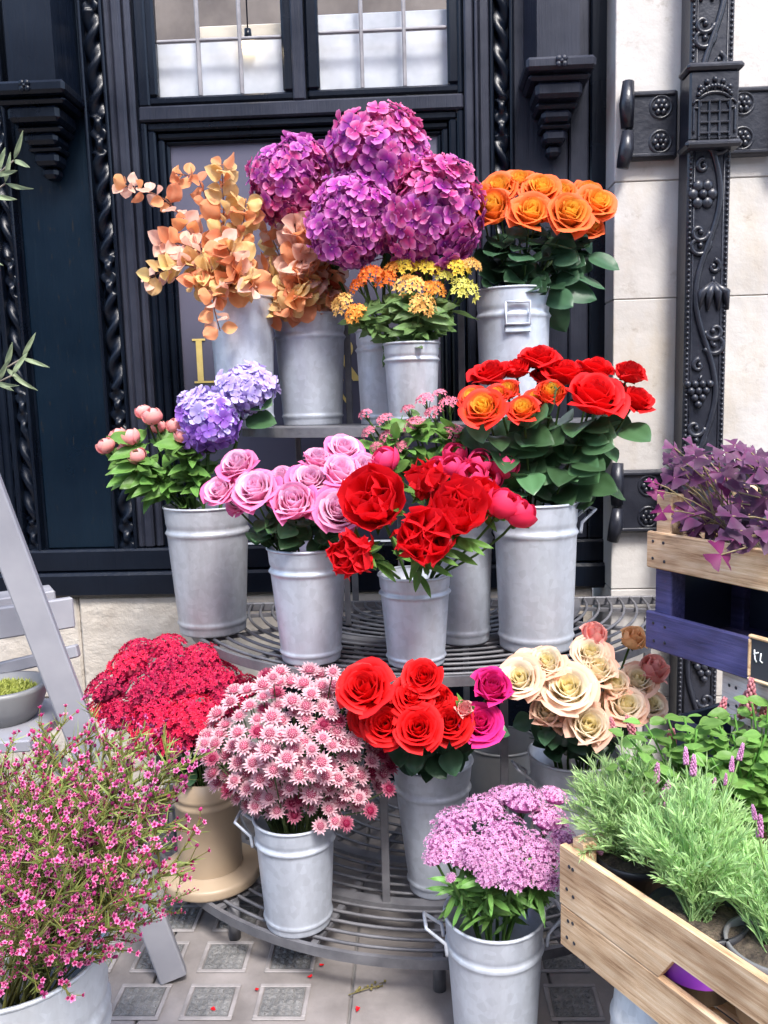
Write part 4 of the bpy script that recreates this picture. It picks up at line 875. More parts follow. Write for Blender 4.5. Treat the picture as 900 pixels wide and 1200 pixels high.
# ------------------------------------------------------------------ peonies
def peony(px, py, dpx, dy, face, op, seed, label):
    rg = random.Random(seed); t, loc, n = flower('peo', 'peony', label, 'peony', 'open red peonies', px, py, dy, face, stemr=.0045, cam_w=1.0, stemmat=M_STEM); s = S(dpx, loc+t.location)*(.56+.13*(1-op))
    mm = frame_mtx(loc-n*s*.5, n, (1, 0, rg.uniform(-.5, .5)))
    for lay, (k, sc_, tilt) in enumerate(((5, 1.10, 20), (5, 1.0, 40), (5, .88, 58))):
        for i in range(k):
            q = mm@Matrix.Rotation(6.283*(i+.5*lay)/k+rg.uniform(-.2, .2), 4, 'Z')@T((s*.08, 0, s*.06*lay))@Matrix.Rotation(-rad(min(84, tilt+(1-op)*38)+rg.uniform(-8, 8)), 4, 'Y')@Matrix.Diagonal((s*sc_, s*sc_, s*sc_, 1))
            obj('petal', remat(rg.choice(PEONYPETAL), C_PEONY), t, q)
    obj('ruffled_centre', remat(rg.choice(RUFF), C_PEONYIN), t, mm@T((0, 0, s*.10))@Matrix.Diagonal((s*.88, s*.88, s*1.05, 1)))
    obj('sepals', remat(SEPAL, L_BRIGHT), t, mm@Matrix.Diagonal((s*.8, s*.8, s*.5, 1)))
peony(440, 590, 84, -.16, (-.15, -.85, .45), 1, 1, 'wide open red peony beside the pink roses'); peony(416, 648, 62, -.20, (-.25, -.9, .05), .2, 2, 'small cupped red peony hanging lowest beside the pink rose bucket'); peony(497, 632, 80, -.22, (.0, -.9, .25), .5, 3, 'frilly red peony hanging over the front of its bucket')
peony(533, 602, 76, -.14, (.15, -.8, .6), .7, 4, 'broad red peony next to the frilly hanging one, above the bucket behind'); peony(500, 568, 52, -.04, (-.1, -.6, .8), .1, 5, 'half closed red peony topping the open ones'); peony(560, 590, 56, -.06, (.4, -.6, .6), .3, 7, 'half open red peony below the dark pink buds')
def buds(key, label, cat, group, mat, spec, leafm, zs=1.0, name='peony_bud'):
    for px, py, d, dy in spec:
        t, loc, n = flower(key, name, label, cat, group, px, py, dy, stemr=.0034, cam_w=.3, up_w=.8); s = S(d, loc+t.location)*.6
        o = bloom_at('bud', random.choice(BUDS), mat, t, loc-n*s*.8, n, s, None, zs); obj('sepals', remat(SEPAL, leafm), o, Matrix.Diagonal((.95, .95, 1.1, 1)))
leaves('peo', [(x, y) for x, y in scatter(34, 490, 650, 80, 28, 9, 12)]+[(505, 692), (487, 690), (430, 668), (460, 675), (578, 640), (582, 620), (460, 610), (475, 600)], LEAF_LANCE, L_BRIGHT, (30, 42), .8, (-.22, -.08))
buds('bou', 'dark pink round peony bud rising behind the open peonies', 'peony', 'dark pink peony buds', C_PBUD, [(450, 538, 32, -.16), (530, 546, 30, -.20), (562, 541, 30, -.18), (589, 544, 34, -.16), (553, 557, 34, -.22), (534, 531, 26, -.14), (512, 548, 26, -.18), (575, 560, 28, -.18)], L_BRIGHT)
buds('peo', 'big closed crimson peony bud leaning on the tallest bucket', 'peony', 'closed crimson peony buds', petal('crimson_bud', ((0, (.70, .01, .05)), (1, (.86, .04, .12))), jit=.1), [(592, 590, 40, -.12), (610, 600, 36, -.12)], L_BRIGHT)
buds('pbud', 'small salmon pink peony bud over light green leaves', 'peony', 'salmon pink peony buds', C_SBUD, [(178, 487, 22, -.02), (167, 482, 18, .02), (152, 512, 22, -.05), (123, 522, 20, -.02), (138, 510, 20, .02), (148, 524, 18, -.03), (161, 534, 20, -.07), (205, 498, 20, -.02), (214, 510, 18, -.06), (222, 513, 18, -.04), (186, 500, 16, .03)], L_BRIGHT)
leaves('pbud', [(x, y) for x, y in scatter(95, 185, 552, 64, 38, 6.5, 14)]+[(130, 540), (138, 570), (150, 580), (166, 598), (205, 596), (215, 590), (128, 555), (225, 575), (235, 560)], LEAF_LANCE, L_BRIGHT, (36, 52), 1.0, (-.14, .02))

# ------------------------------------------------------------------ small clustered flowers
def cluster(seed, n, dome, fr, star=5, nm='flower_head', core=True):
    """flat or domed head of tiny star flowers, unit radius, facing +Z"""
    rg = random.Random(seed); mb = MB()
    if core: mb.ball((0, 0, -.05), .8, 10, 6, (1, 1, dome*.8), a=(0, 0, .2))
    for i in range(n):
        f = math.sqrt((i+.5)/n); a = i*2.39996+rg.uniform(-.2, .2); z = dome*math.sqrt(max(0, 1-f*f*.95))+rg.uniform(-.05, .05); c = V((f*math.cos(a), f*math.sin(a), z)); nn = V((c.x*dome*1.3, c.y*dome*1.3, .55+rg.uniform(-.1, .3)))+V((rg.uniform(-.5, .5), rg.uniform(-.5, .5), 0))
        mm = frame_mtx(c, nn, (rg.uniform(-1, 1), rg.uniform(-1, 1), .1)); r = fr*rg.uniform(.75, 1.2); vs = [mm@V((0, 0, -.02))]; at = [(0, f, rg.random())]; rv = rg.random()
        for k in range(star*2):
            t = math.pi*k/star; q = r if k % 2 == 0 else r*.5; vs.append(mm@V((q*math.cos(t), q*math.sin(t), r*.25 if k % 2 == 0 else 0))); at.append((1 if k % 2 == 0 else .5, f, rv))
        mb.add(vs, [(0, 1+k, 1+(k+1) % (star*2)) for k in range(star*2)], at)
    return mb.mesh(nm, M_STEM, False)
COLOUR = {k: v+' milkweed cluster in the small top shelf bucket' for k, v in (('orange_milkweed', 'bright orange'), ('yellow_milkweed', 'clear yellow'), ('peach_milkweed', 'pale peach'), ('lime_milkweed', 'lime yellow'), ('red_orange_milkweed', 'dark red orange'))}
def heads(key, name, label, cat, group, spec, meshes, mats, zs=1, **kw):
    for sp_ in spec:
        px, py, d, dy = sp_[:4]; mt = sp_[4] if len(sp_) > 4 else mats[0]
        t, loc, n = flower(key, name, COLOUR.get(mt.name, label), cat, group, px, py, dy, **kw); s = S(d*(.86 if key == 'yar' else 1), loc+t.location)*.5
        bloom_at('flower_head', random.choice(meshes), mt, t, loc-n*s*.25, n, s, None, zs)
        mb = MB()
        for i in range(5): a = i*1.257; mb.tube([-n*s*1.2, V((math.cos(a)*s*.5, math.sin(a)*s*.5, 0))], .0014, 3, False)
        obj('pedicels', mb.mesh('pedicels', M_STEM), t, T(loc-n*s*.1))
SEDM = [cluster(s, 230, .66, .115, 5) for s in (1, 2, 3)]; YARM = [cluster(s+10, 170, .55, .11, 5) for s in (1, 2, 3)]; ASCM = [cluster(s+20, 46, .8, .26, 5, core=False) for s in (1, 2, 3)]; BOUM = [cluster(s+30, 40, .8, .24, 5, core=False) for s in (1, 2)]
C_SED = petal('crimson_floret', ((0, (.36, .006, .05)), (.5, (.68, .010, .075)), (1, (.84, .06, .17))), jit=.45, hue=.012)
C_YAR = petal('lilac_yarrow_floret', ((0, (.52, .14, .38)), (.5, (.74, .36, .60)), (1, (.88, .62, .78))), jit=.3, hue=.015)
C_ASO = petal('orange_milkweed', ((0, (.85, .45, .08)), (1, (.82, .22, .03))), jit=.2); C_ASY = petal('yellow_milkweed', ((0, (.75, .5, .05)), (1, (.86, .66, .09))), jit=.15)
C_ASP = petal('peach_milkweed', ((0, (.85, .55, .12)), (1, (.86, .46, .18))), jit=.15); C_ASL = petal('lime_milkweed', ((0, (.6, .55, .08)), (1, (.76, .72, .2))), jit=.15); C_ASR = petal('red_orange_milkweed', ((0, (.75, .22, .02)), (1, (.70, .09, .02))), jit=.2)
C_BOU = petal('pink_bouvardia', ((0, (.66, .10, .20)), (1, (.88, .36, .44))), jit=.3)
heads('sed', 'crimson_flower', 'crimson domed flower head in the taupe vase', 'flower', 'crimson flower domes', [(200, 776, 66, .02), (150, 776, 56, .04), (126, 802, 58, .0), (176, 802, 64, -.05), (216, 797, 64, -.03), (254, 793, 62, .02), (180, 838, 66, -.12), (226, 836, 66, -.12), (266, 820, 52, -.04), (142, 832, 58, -.06), (204, 862, 54, -.14), (243, 856, 48, -.10), (288, 802, 40, .04), (170, 866, 46, -.12), (238, 768, 52, .06), (196, 755, 46, .08), (160, 760, 44, .08), (120, 826, 40, -.02)], SEDM, (C_SED,), cam_w=.5, up_w=.9)
leaves('sed', [(x, y) for x, y in scatter(18, 222, 888, 38, 12, 9, 21)], LEAF_LANCE, L_DARK, (24, 34), 1.2, (-.12, .0))
heads('yar', 'yarrow', 'lilac pink yarrow head in the pavement bucket', 'yarrow', 'lilac yarrow', [(530, 962, 64, .0), (566, 944, 60, .05), (612, 932, 62, .06), (643, 955, 56, .04), (540, 992, 62, -.06), (590, 974, 74, -.04), (634, 992, 64, -.05), (602, 1018, 66, -.13), (558, 1000, 54, -.10), (514, 984, 44, -.03), (650, 930, 40, .10), (585, 1000, 56, -.10), (640, 1024, 50, -.10), (508, 1002, 34, -.06), (572, 1024, 40, -.14), (590, 930, 44, .10), (660, 978, 40, .0), (528, 1028, 16, -.13)], YARM, (C_YAR,), cam_w=.45, up_w=1.0, stemmat=leafmat('yarrow_stem', (.10, .22, .05), (.14, .3, .08), .25))
leaves('yar', [(x, y) for x, y in scatter(170, 585, 1046, 60, 34, 3.6, 22)], LEAF_NARROW, leafmat('yarrow_leaf', (.10, .28, .05), (.19, .42, .10), .35), (34, 50), .85, (-.12, .02), .3)
heads('asc', 'milkweed', 'small orange and yellow milkweed cluster on the top shelf', 'flower', 'milkweed stems', [(402, 356, 30, -.03, C_ASP), (434, 323, 32, .0, C_ASR), (453, 328, 28, .0, C_ASR), (480, 336, 38, -.04, C_ASP), (500, 316, 34, .02, C_ASY), (495, 358, 34, -.08, C_ASP), (545, 340, 36, -.02, C_ASL), (538, 315, 28, .0, C_ASY), (553, 311, 24, .0, C_ASP), (416, 368, 28, -.06, C_ASO), (476, 313, 32, .03, C_ASY), (508, 340, 30, -.03, C_ASO), (462, 315, 26, .03, C_ASO), (420, 335, 24, .02, C_ASR), (520, 325, 24, .02, C_ASL)], ASCM, (C_ASO,), cam_w=.7)
leaves('asc', [(x, y) for x, y in scatter(120, 478, 372, 54, 30, 4.8, 23)], LEAF_NARROW, leafmat('milkweed_leaf', (.08, .17, .045), (.16, .28, .09), .3), (34, 46), 1.5, (-.10, .02), .5)
heads('bou', 'bouvardia', 'cluster of tiny pink buds between the pink and red roses', 'flower', 'pink bouvardia', [(428, 486, 18, .0), (432, 507, 20, -.03), (451, 492, 22, .0), (456, 512, 26, -.04), (486, 498, 28, -.02), (498, 469, 24, .04), (527, 473, 26, .04), (531, 508, 30, -.06), (470, 524, 20, -.06), (508, 484, 24, .02), (515, 462, 18, .06), (478, 480, 18, .04), (440, 524, 16, -.05)], BOUM, (C_BOU,), cam_w=.5)
leaves('bou', [(x, y) for x, y in scatter(80, 492, 526, 58, 42, 7, 24)], LEAF_LANCE, L_BRIGHT, (36, 52), 1.0, (-.16, .02))
# astrantia: a ring of pointed bracts around a pincushion
def astr(seed):
    rg = random.Random(seed); mb = MB()
    for lay, (k, l, e) in enumerate(((15, 1.0, .15), (13, .82, .4))):
        for i in range(k):
            a = 6.283*(i+.5*lay)/k+rg.uniform(-.08, .08); d = V((math.cos(a), math.sin(a), 0)); s = V((-d.y, d.x, 0)); ll = l*rg.uniform(.85, 1.1); z = e*rg.uniform(.7, 1.3)
            vs = [d*.12, d*ll*.58+s*.15+V((0, 0, z*.5)), d*ll+V((0, 0, z)), d*ll*.58-s*.15+V((0, 0, z*.5)), d*ll*.6+V((0, 0, z*.42))]
            mb.add(vs, [(0, 3, 4), (0, 4, 1), (1, 4, 2), (4, 3, 2)], [(0, 0, rg.random()*.5), (.5, 0, 0), (1, 0, 0), (.5, 0, 0), (.5, 0, 0)])
    return mb.mesh('bracts', M_STEM, False)
ASTR = [astr(s) for s in range(3)]
mb = MB(); mb.ball((0, 0, .2), .42, 10, 6, (1, 1, .7), a=(0, 0, 0))
for i in range(40):
    f = math.sqrt((i+.5)/40); a = i*2.4; c = V((.38*f*math.cos(a), .38*f*math.sin(a), .2+.28*math.sqrt(1-f*f*.9))); e = c+V((c.x*.5, c.y*.5, .16)); mb.tube([c, e], .014, 3, False, (.6, 0, .3)); mb.ball(e, .04, 4, 3, a=(1, 0, .5))
PINC = mb.mesh('pincushion', M_STEM)
C_AST = petal('pale_pink_bract', ((0, (.74, .28, .37)), (.5, (.86, .50, .57)), (1, (.90, .63, .68))), jit=.16); C_ASTD = petal('rose_pink_bract', ((0, (.42, .04, .12)), (1, (.74, .26, .36))), jit=.2)
C_PIN = petal('astrantia_centre', ((0, (.60, .12, .22)), (.6, (.78, .30, .38)), (1, (.90, .62, .66))), jit=.2); C_PIND = petal('dark_astrantia_centre', ((0, (.30, .01, .06)), (1, (.55, .05, .14))), jit=.2)
def astrantia(px, py, d, dy):
    dk = rnd(0, 1) < .14
    t, loc, n = flower('ast', 'astrantia', 'deep rose astrantia flower with dark heart among the paler ones' if dk else 'pale pink star shaped astrantia flower over the bottom shelf', 'flower', 'pink astrantia', px, py, dy, stemr=.0016, cam_w=.55, up_w=.25, out_w=1.0, stemmat=L_OLIVE); s = S(d, loc+t.location)*.5
    o = bloom_at('bracts', random.choice(ASTR), C_ASTD if dk else C_AST, t, loc, n, s); obj('pincushion', remat(PINC, C_PIND if dk else C_PIN), o)
for x, y in scatter(135, 352, 872, 112, 86, 12, 31): 
    f = ((x-352)/112)**2+((y-868)/86)**2; astrantia(x, y, rnd(21, 31), -.16+.20*f+rnd(-.05, .03)+(860-y)*.0006)
for x, y in ((330, 930), (350, 938), (370, 935), (385, 948), (312, 938), (345, 955), (375, 968), (325, 950), (405, 930), (420, 935), (290, 925), (275, 915), (405, 965), (433, 950), (300, 945), (392, 962), (455, 925), (240, 872), (250, 890), (415, 800), (320, 795), (390, 788)): astrantia(x, y, 22, -.10)
leaves('ast', [(x, y) for x, y in scatter(30, 352, 900, 90, 50, 10, 32)], LEAF_LANCE, L_ROSE, (22, 32), 1.0, (-.04, .05))

# ------------------------------------------------------------------ waxflower sprays in the pavement tub
def wax(seed):
    rg = random.Random(seed); tw, nd, fl = MB(), MB(), MB(); tips = []
    main = [V((0, 0, 0)), V((rg.uniform(-.04, .04), rg.uniform(-.04, .04), .5)), V((rg.uniform(-.08, .08), rg.uniform(-.08, .08), 1))]; ax = bez(main[0], main[1], main[2], 8); tw.tube(ax, [.008-.0006*i for i in range(9)], 4)
    for i in range(17):
        f = .30+.68*i/16; k = f*8; k0 = min(7, int(k)); q = ax[k0].lerp(ax[k0+1], k-k0); a = i*2.4; l = rg.uniform(.14, .30)*(1.15-.5*f); d = V((math.cos(a), math.sin(a), rg.uniform(.6, 1.3))).normalized(); e = q+d*l
        tw.tube([q, q.lerp(e, .5)+V((0, 0, .01)), e], .004, 3, False)
        for j in range(6):
            p0 = q.lerp(e, .4+.6*j/5); d2 = (d+V((rg.uniform(-.9, .9), rg.uniform(-.9, .9), rg.uniform(-.2, .8)))).normalized(); p1 = p0+d2*rg.uniform(.03, .075); tw.tube([p0, p1], .0022, 3, False); tips.append((p1, d2))
        for j in range(13):
            p0 = q.lerp(e, j/13); d2 = (d*.6+V((rg.uniform(-1, 1), rg.uniform(-1, 1), rg.uniform(-.2, .8)))).normalized(); s = d2.orthogonal().normalized()*.005; p1 = p0+d2*rg.uniform(.04, .10); nd.add([p0-s, p0+s, p1], [(0, 1, 2)], [(0, 0, 0), (0, 0, 0), (1, 0, rg.random())])
    for p1, d2 in tips:
        rv = rg.random()
        if rv < .22: fl.ball(p1, .009, 5, 4, a=(.2, 0, rv)); continue
        mm = frame_mtx(p1, d2+V((rg.uniform(-.4, .4), rg.uniform(-.4, .4), 0)), (rg.uniform(-1, 1), .3, 0)); r = rg.uniform(.012, .018)
        for k in range(5):
            t = k*1.2566; c, s = math.cos(t), math.sin(t); fl.add([mm@V((0, 0, 0)), mm@V((r*.7*math.cos(t-.5), r*.7*math.sin(t-.5), r*.2)), mm@V((r*c, r*s, r*.35)), mm@V((r*.7*math.cos(t+.5), r*.7*math.sin(t+.5), r*.2))], [(0, 1, 2, 3)], [(0, 0, rv), (.7, 0, rv), (1, 0, rv), (.7, 0, rv)])
        fl.ball(p1, .007, 4, 3, a=(0, 0, 0))
    return tw.mesh('twigs', leafmat('waxflower_twig', (.28, .27, .07), (.38, .36, .12))), nd.mesh('needles', leafmat('waxflower_needle', (.20, .30, .06), (.42, .48, .16), .35), False), fl.mesh('blossoms', petal('waxflower_pink', ((0, (.46, .01, .11)), (.45, (.74, .09, .33)), (1, (.88, .33, .56))), jit=.45, hue=.02), False)
WAX = [wax(s) for s in range(5)]
b = BK['wax']
tips = [(35, 895), (70, 870), (100, 862), (150, 880), (185, 890), (200, 920), (195, 1000), (10, 900), (60, 910), (110, 890), (140, 905), (160, 930), (90, 940), (40, 950), (15, 985), (70, 985), (120, 970), (150, 985), (180, 950), (100, 1015), (30, 1040), (60, 1050), (130, 1030), (5, 900), (45, 1000), (-20, 930), (-30, 1000), (125, 925), (80, 895), (175, 905), (10, 1090), (160, 1010), (-10, 1060), (95, 975), (25, 930), (55, 880), (115, 950), (145, 950), (75, 930), (10, 960), (60, 1020), (135, 880), (180, 985), (85, 1030), (30, 1010)]
for i, (x, y) in enumerate(tips):
    low = (y-840)/240; dy = .16-.40*low+rnd(-.06, .06); tip = Q(x, y, b.p.y+dy); base = V((b.p.x+rnd(-.3, .3)*b.r, b.p.y+rnd(-.3, .3)*b.r, b.z-.10 if y < 1060 else b.z-.02))
    t = thing('waxflower_spray', 'twiggy pink waxflower spray in the pavement tub', 'flower', base, 'pink waxflower sprays'); L = (tip-base).length; mm = frame_mtx((0, 0, 0), tip-base, (rnd(-1, 1), rnd(-1, 1), 0)); k = max(L*.85, .26)
    for nm, me in zip(('twigs', 'needles', 'blossoms'), WAX[i % 5]): obj(nm, me, t, mm@Matrix.Diagonal((k*.95, k*.95, L, 1)))
mb = MB(); mb.lathe([(0, 0), (b.r*.93, 0), (b.r*.93, -.01), (0, -.01)], 30); obj('water', mb.mesh('water', surf('dark_water', (.008, .012, .012), (.014, .018, .018), 3, (.05, .1), bstr=0)), b.t, T((0, 0, b.h*.82)))
# sprig that hangs out to the right, over the wooden leg
base = V((b.p.x+b.r*.5, b.p.y, b.z-.06)); tip = Q(200, 1042, b.p.y+.02); t = thing('waxflower_spray', 'long single waxflower sprig crossing the grey wooden leg', 'flower', base); mm = frame_mtx((0, 0, 0), tip-base)
for nm, me in zip(('twigs', 'needles', 'blossoms'), WAX[2]): obj(nm, me, t, mm@Matrix.Diagonal((.2, .2, (tip-base).length, 1)))

# ------------------------------------------------------------------ grey wooden stand at the left
F = P(204, 1150, 0); A = Q(33, 700, F.y-.10); D = A-F; Ttop = F+D*1.75
stand = thing('wooden_stand', 'grey painted wooden A-frame stand with a slanting front leg', 'stand', F)
def plank(name, a, c, w_, th, mat, parent, nrm=(0, -1, 0), ch=.004):
    a, c = V(a), V(c); z = (c-a); L = z.length; mm = frame_mtx(a, z, V(nrm).cross(z)); mb = MB(); mb.bbox((-w_/2, -th/2, 0), (w_/2, th/2, L), ch); mb.v = [tuple(mm@V(p)) for p in mb.v]; return part(name, mb, mat, parent)
plank('leg', F-D.normalized()*0+V((0, 0, .012)), Ttop, .070, .032, M_GREYWOOD, stand, (.25, -1, .1))
F2 = P(182, 1030, 0); F2.y += .0; A2 = Q(20, 838, F2.y-.05); D2 = A2-F2; plank('leg', F2+V((0, 0, .008)), F2+D2*2.2, .045, .025, M_GREYWOOD, stand, (.2, -1, .1))
yb = F.y+.16
e1 = Q(86, 717, yb+.10); e0 = Q(-80, 742, yb-.10); plank('step', e0, e1, .085, .03, M_GREYWOOD, stand, (0, -1, .05))
plank('step', Q(-80, 715, yb+.14), Q(62, 694, yb+.30), .03, .16, M_GREYWOOD, stand, (0, -1, .05))
e1 = Q(92, 762, yb+.06); e0 = Q(-70, 800, yb+.02); plank('rail', e0, e1, .035, .03, M_GREYWOOD, stand, (0, -1, .1))
bc = Q(6, 806, -.95); R_ = S(48, bc)
plank('lower_step', Q(-140, 860, -.95), Q(66, 846, -.95), .03, .30, M_GREYWOOD, stand, (0, -1, 0))
bowl = thing('moss_bowl', 'round grey bowl of yellow-green moss on the wooden stand', 'bowl', bc-V((0, 0, .085)))
mb = MB(); mb.lathe([(0, 0), (R_*.6, 0), (R_*.85, .04), (R_*1.0, .085), (R_*1.0, .095), (R_*.86, .095), (R_*.8, .06), (0, .06)], 36); obj('body', mb.mesh('body', M_POTGREY), bowl)
mb = MB(); rg = random.Random(4); mb.ball((0, 0, .05), R_*.82, 16, 8, (1, 1, .5), a=(.2, 0, .5))
for i in range(900):
    a = rg.uniform(0, 6.28); r = math.sqrt(rg.random())*R_*.8; p = V((r*math.cos(a), r*math.sin(a), .05+R_*.41*math.sqrt(max(0, 1-(r/R_/.82)**2)))); e = p+V((rg.uniform(-.01, .01), rg.uniform(-.01, .01), rg.uniform(.004, .014))); s = V((rg.uniform(-1, 1), rg.uniform(-1, 1), 0)).normalized()*.003; mb.add([p-s, p+s, e], [(0, 1, 2)], [(.3, 0, rg.random())]*2+[(1, 0, rg.random())])
obj('moss', mb.mesh('moss', leafmat('moss', (.20, .24, .04), (.40, .42, .10), .3), False), bowl)
# olive shrub beyond the left edge, two twigs reach in
ol = V((Q(-120, 600, -.75).x, -.75, 0)); t = thing('olive_tree', 'olive shrub whose narrow grey-green twigs hang before the black carving', 'tree', ol)
mb = MB(); tr_ = [V((0, 0, 0)), V((.02, 0, .8)), V((-.02, .02, 1.5)), V((.0, 0, 2.2))]; mb.tube(tr_, [.025, .02, .015, .008], 8)
L_OLV = leafmat('olive_shrub_leaf', (.20, .28, .14), (.36, .44, .26), .25)
tw = [(Q(16, 188, -.75), 1.7), (Q(6, 215, -.75), 1.7), (Q(26, 420, -.75), 1.3), (Q(14, 440, -.78), 1.3), (Q(-30, 300, -.75), 1.5), (Q(-50, 120, -.7), 1.8)]
lvs = []
for e, z0 in tw:
    a = ol+V((0, 0, z0)); pts = [q-ol for q in bez(a, a.lerp(e, .5)+V((0, 0, .08)), e, 8)]; mb.tube(pts, [.006-.0005*i for i in range(9)], 5)
    for i in range(3, 9):
        for s in (-1, 1): lvs.append((pts[i], (pts[i]-pts[i-1]).normalized(), s))
obj('trunk', mb.mesh('trunk', surf('olive_bark', (.10, .085, .065), (.2, .17, .13), 20)), t)
for q, d, s in lvs:
    x = (d+V((0, -.4, s*.8))+V((rnd(-.2, .2), rnd(-.3, .3), rnd(-.2, .2)))).normalized(); y = (TOCAM(q+ol)+V((0, 0, rnd(-.5, .5)))).cross(x).normalized(); z = x.cross(y); mm = Matrix((x, y, z)).transposed().to_4x4(); mm.translation = q
    obj('leaf', remat(random.choice(LEAF_NARROW), L_OLV), t, mm@Matrix.Diagonal((.075, .09, .075, 1)))
mb = MB(); mb.lathe([(0, 0), (.12, 0), (.16, .28), (.165, .28), (.15, .26), (0, .25)], 28); obj('pot', mb.mesh('pot', M_POTGREY), t)

# ------------------------------------------------------------------ crates at the right
XA = V((.52, -.854, 0)).normalized(); YA = V((.854, .52, 0)).normalized(); RZ = math.atan2(XA.y, XA.x)
def crate(name, label, o, L, W, H, planks, mat, posth=None, pw=.028, th=.014, rot=RZ, floor=True):
    """o: world position of the far left bottom corner; planks: (z0,z1) bands on every side"""
    t = thing(name, label, 'crate', o, None, (0, 0, rot)); rg = random.Random(len(label))
    def bp(nm, lo, hi): mb = MB(); mb.bbox(lo, hi, .003); return obj(nm, mb.mesh(nm, mat, False), t)
    for z0, z1 in planks:
        for y0 in (0, W-th): bp('plank', (0, y0, z0), (L, y0+th, z1))
        for x0 in (0, L-th): bp('plank', (x0, th+.001, z0+.002), (x0+th, W-th-.001, z1-.003))
    for x0 in (th+.001, L-th-pw-.001):
        for y0 in (th+.001, W-th-pw-.001): bp('corner_post', (x0, y0, .002), (x0+pw, y0+pw, posth or H))
    nl = MB(); nl.ball((0, 0, 0), .0042, 8, 4, (1, .35, 1)); nl = nl.mesh('nail', M_LEAD)
    for z0, z1 in planks:
        for x in (.024, .038+pw*.4, L-.03, L-.05):
            for f in (.28, .72): obj('nail', nl, t, T((x+rg.uniform(-.004, .004), -.0004, z0+(z1-z0)*f+rg.uniform(-.004, .004))))
    if floor:
        k = max(3, int(W/.09)); 
        for i in range(k): bp('floor_slat', (th+.002, th+.002+(W-2*th)*i/k, .004), (L-th-.002, th-.004+(W-2*th)*(i+1)/k, .012))
    return t
Yu = -.95; c0 = Q(757, 664, Yu); zn0 = c0.z; zn1 = Q(757, 622, Yu).z; zpost = Q(785, 577, Yu+.02).z
zb1 = Q(755, 715, Yu).z; zb0 = Q(755, 758, Yu).z
crate('wooden_crate', 'pale natural wood crate filled with purple oxalis', (c0.x, c0.y, zn0), .62, .34, zn1-zn0, [(0, zn1-zn0)], M_WOOD, zpost-zn0, .045)
blue = crate('blue_crate', 'worn indigo blue wooden crate under the oxalis crate', (c0.x, c0.y, zb0), .62, .34, zn0-zb0-.002, [(0, zb1-zb0)], M_BLUEWOOD, zn0-zb0-.002, .05)
for nm, lo, hi in (('shade_panel', (.02, .30, .016), (.60, .312, zn0-zb0-.02)), ('shade_panel', (.02, .072, .016), (.028, .299, zn0-zb0-.02)), ('shade_panel', (.592, .072, .016), (.60, .299, zn0-zb0-.02))):  # dark panels added so the crate's inside reads as shade
    mb = MB(); mb.bbox(lo, hi, .002); obj(nm, mb.mesh(nm, M_NAVY, False), blue)
zw = zb0-.16
cw_ = c0+XA*.20+YA*.03
crate('white_crate', 'flaking white painted crate beneath the blue crate', (cw_.x, cw_.y, zw), .50, .30, .155, [(.05, .155)], M_WHITEWOOD, .157, rot=RZ-.18)
def plastic_crate(label, o, L, W, H, rot):
    t = thing('plastic_crate', label, 'crate', o, 'dark plastic crates', (0, 0, rot)); th = .012
    for nm, lo, hi in (('side', (0, 0, 0), (L, th, H)), ('side', (0, W-th, 0), (L, W, H)), ('end', (0, th+.001, 0), (th, W-th-.001, H)), ('end', (L-th, th+.001, 0), (L, W-th-.001, H)), ('floor', (th+.001, th+.001, .004), (L-th-.001, W-th-.001, .014))):
        mb = MB(); mb.bbox(lo, hi, .004); obj(nm, mb.mesh(nm, M_NAVY, False), t)
    for z in (H*.33, H*.66, H-.016):
        mb = MB(); mb.bbox((-.006, -.006, z), (L+.006, -.0005, z+.014), .002); obj('rib', mb.mesh('rib', M_NAVY, False), t)
Yl = -1.36; l0 = Q(656, 1106, Yl); zl0 = l0.z; zl1 = Q(656, 990, Yl).z
n0 = c0+XA*.06+YA*.03
plastic_crate('dark navy plastic crate stacked under the painted crates', (n0.x, n0.y, .345), .54, .32, zw-.347, RZ)
plastic_crate('dark navy plastic crate standing lowest of the stack on the pavement', (n0.x-.02, n0.y-.01, 0), .58, .34, .343, RZ)
# low herb crate with a hand hole cut in the upper board
hc = thing('herb_crate', 'pale wooden crate with a cut hand hole, holding lavender pots', 'crate', l0, None, (0, 0, RZ)); CL, CW, CH = .92, .42, zl1-zl0; th = .016; zs_ = CH*.42
def bp(nm, lo, hi, mat=M_WOOD): mb = MB(); mb.bbox(lo, hi, .003); return obj(nm, mb.mesh(nm, mat, False), hc)
hx0, hx1 = .26, .66; hz = zs_+(CH-zs_)*.40
mb = MB(); mb.prism([(0, zs_+.002), (hx0, zs_+.002), (hx0+.03, hz), (hx1-.03, hz), (hx1, zs_+.002), (CL, zs_+.002), (CL, CH), (0, CH)], 0, th, 'y'); obj('plank', mb.mesh('plank', M_WOOD, False), hc)
bp('plank', (0, 0, 0), (CL, th, zs_)); bp('plank', (0, CW-th, 0), (CL, CW, zs_)); bp('plank', (0, CW-th, zs_+.003), (CL, CW, CH))
for x in (0, CL-th): bp('plank', (x, th+.001, .002), (x+th, CW-th-.001, zs_-.002)); bp('plank', (x, th+.001, zs_+.003), (x+th, CW-th-.001, CH-.004))
for x in (th+.001, CL-th-.036):
    for y in (th+.001, CW-th-.036): bp('corner_post', (x, y, .004), (x+.035, y+.035, CH+.02))
for i in range(4): bp('floor_slat', (.018, .018+.097*i, .005), (CL-.018, .018+.097*i+.09, .014))
nl = MB(); nl.ball((0, 0, 0), .0042, 8, 4, (1, .35, 1)); nl = nl.mesh('nail', M_LEAD)
for x in (.025, .042, CL-.03):
    for z in (zs_*.3, zs_*.72, zs_+(CH-zs_)*.3, zs_+(CH-zs_)*.75): obj('nail', nl, hc, T((x+rnd(-.004, .004), -.0004, z+rnd(-.004, .004))))
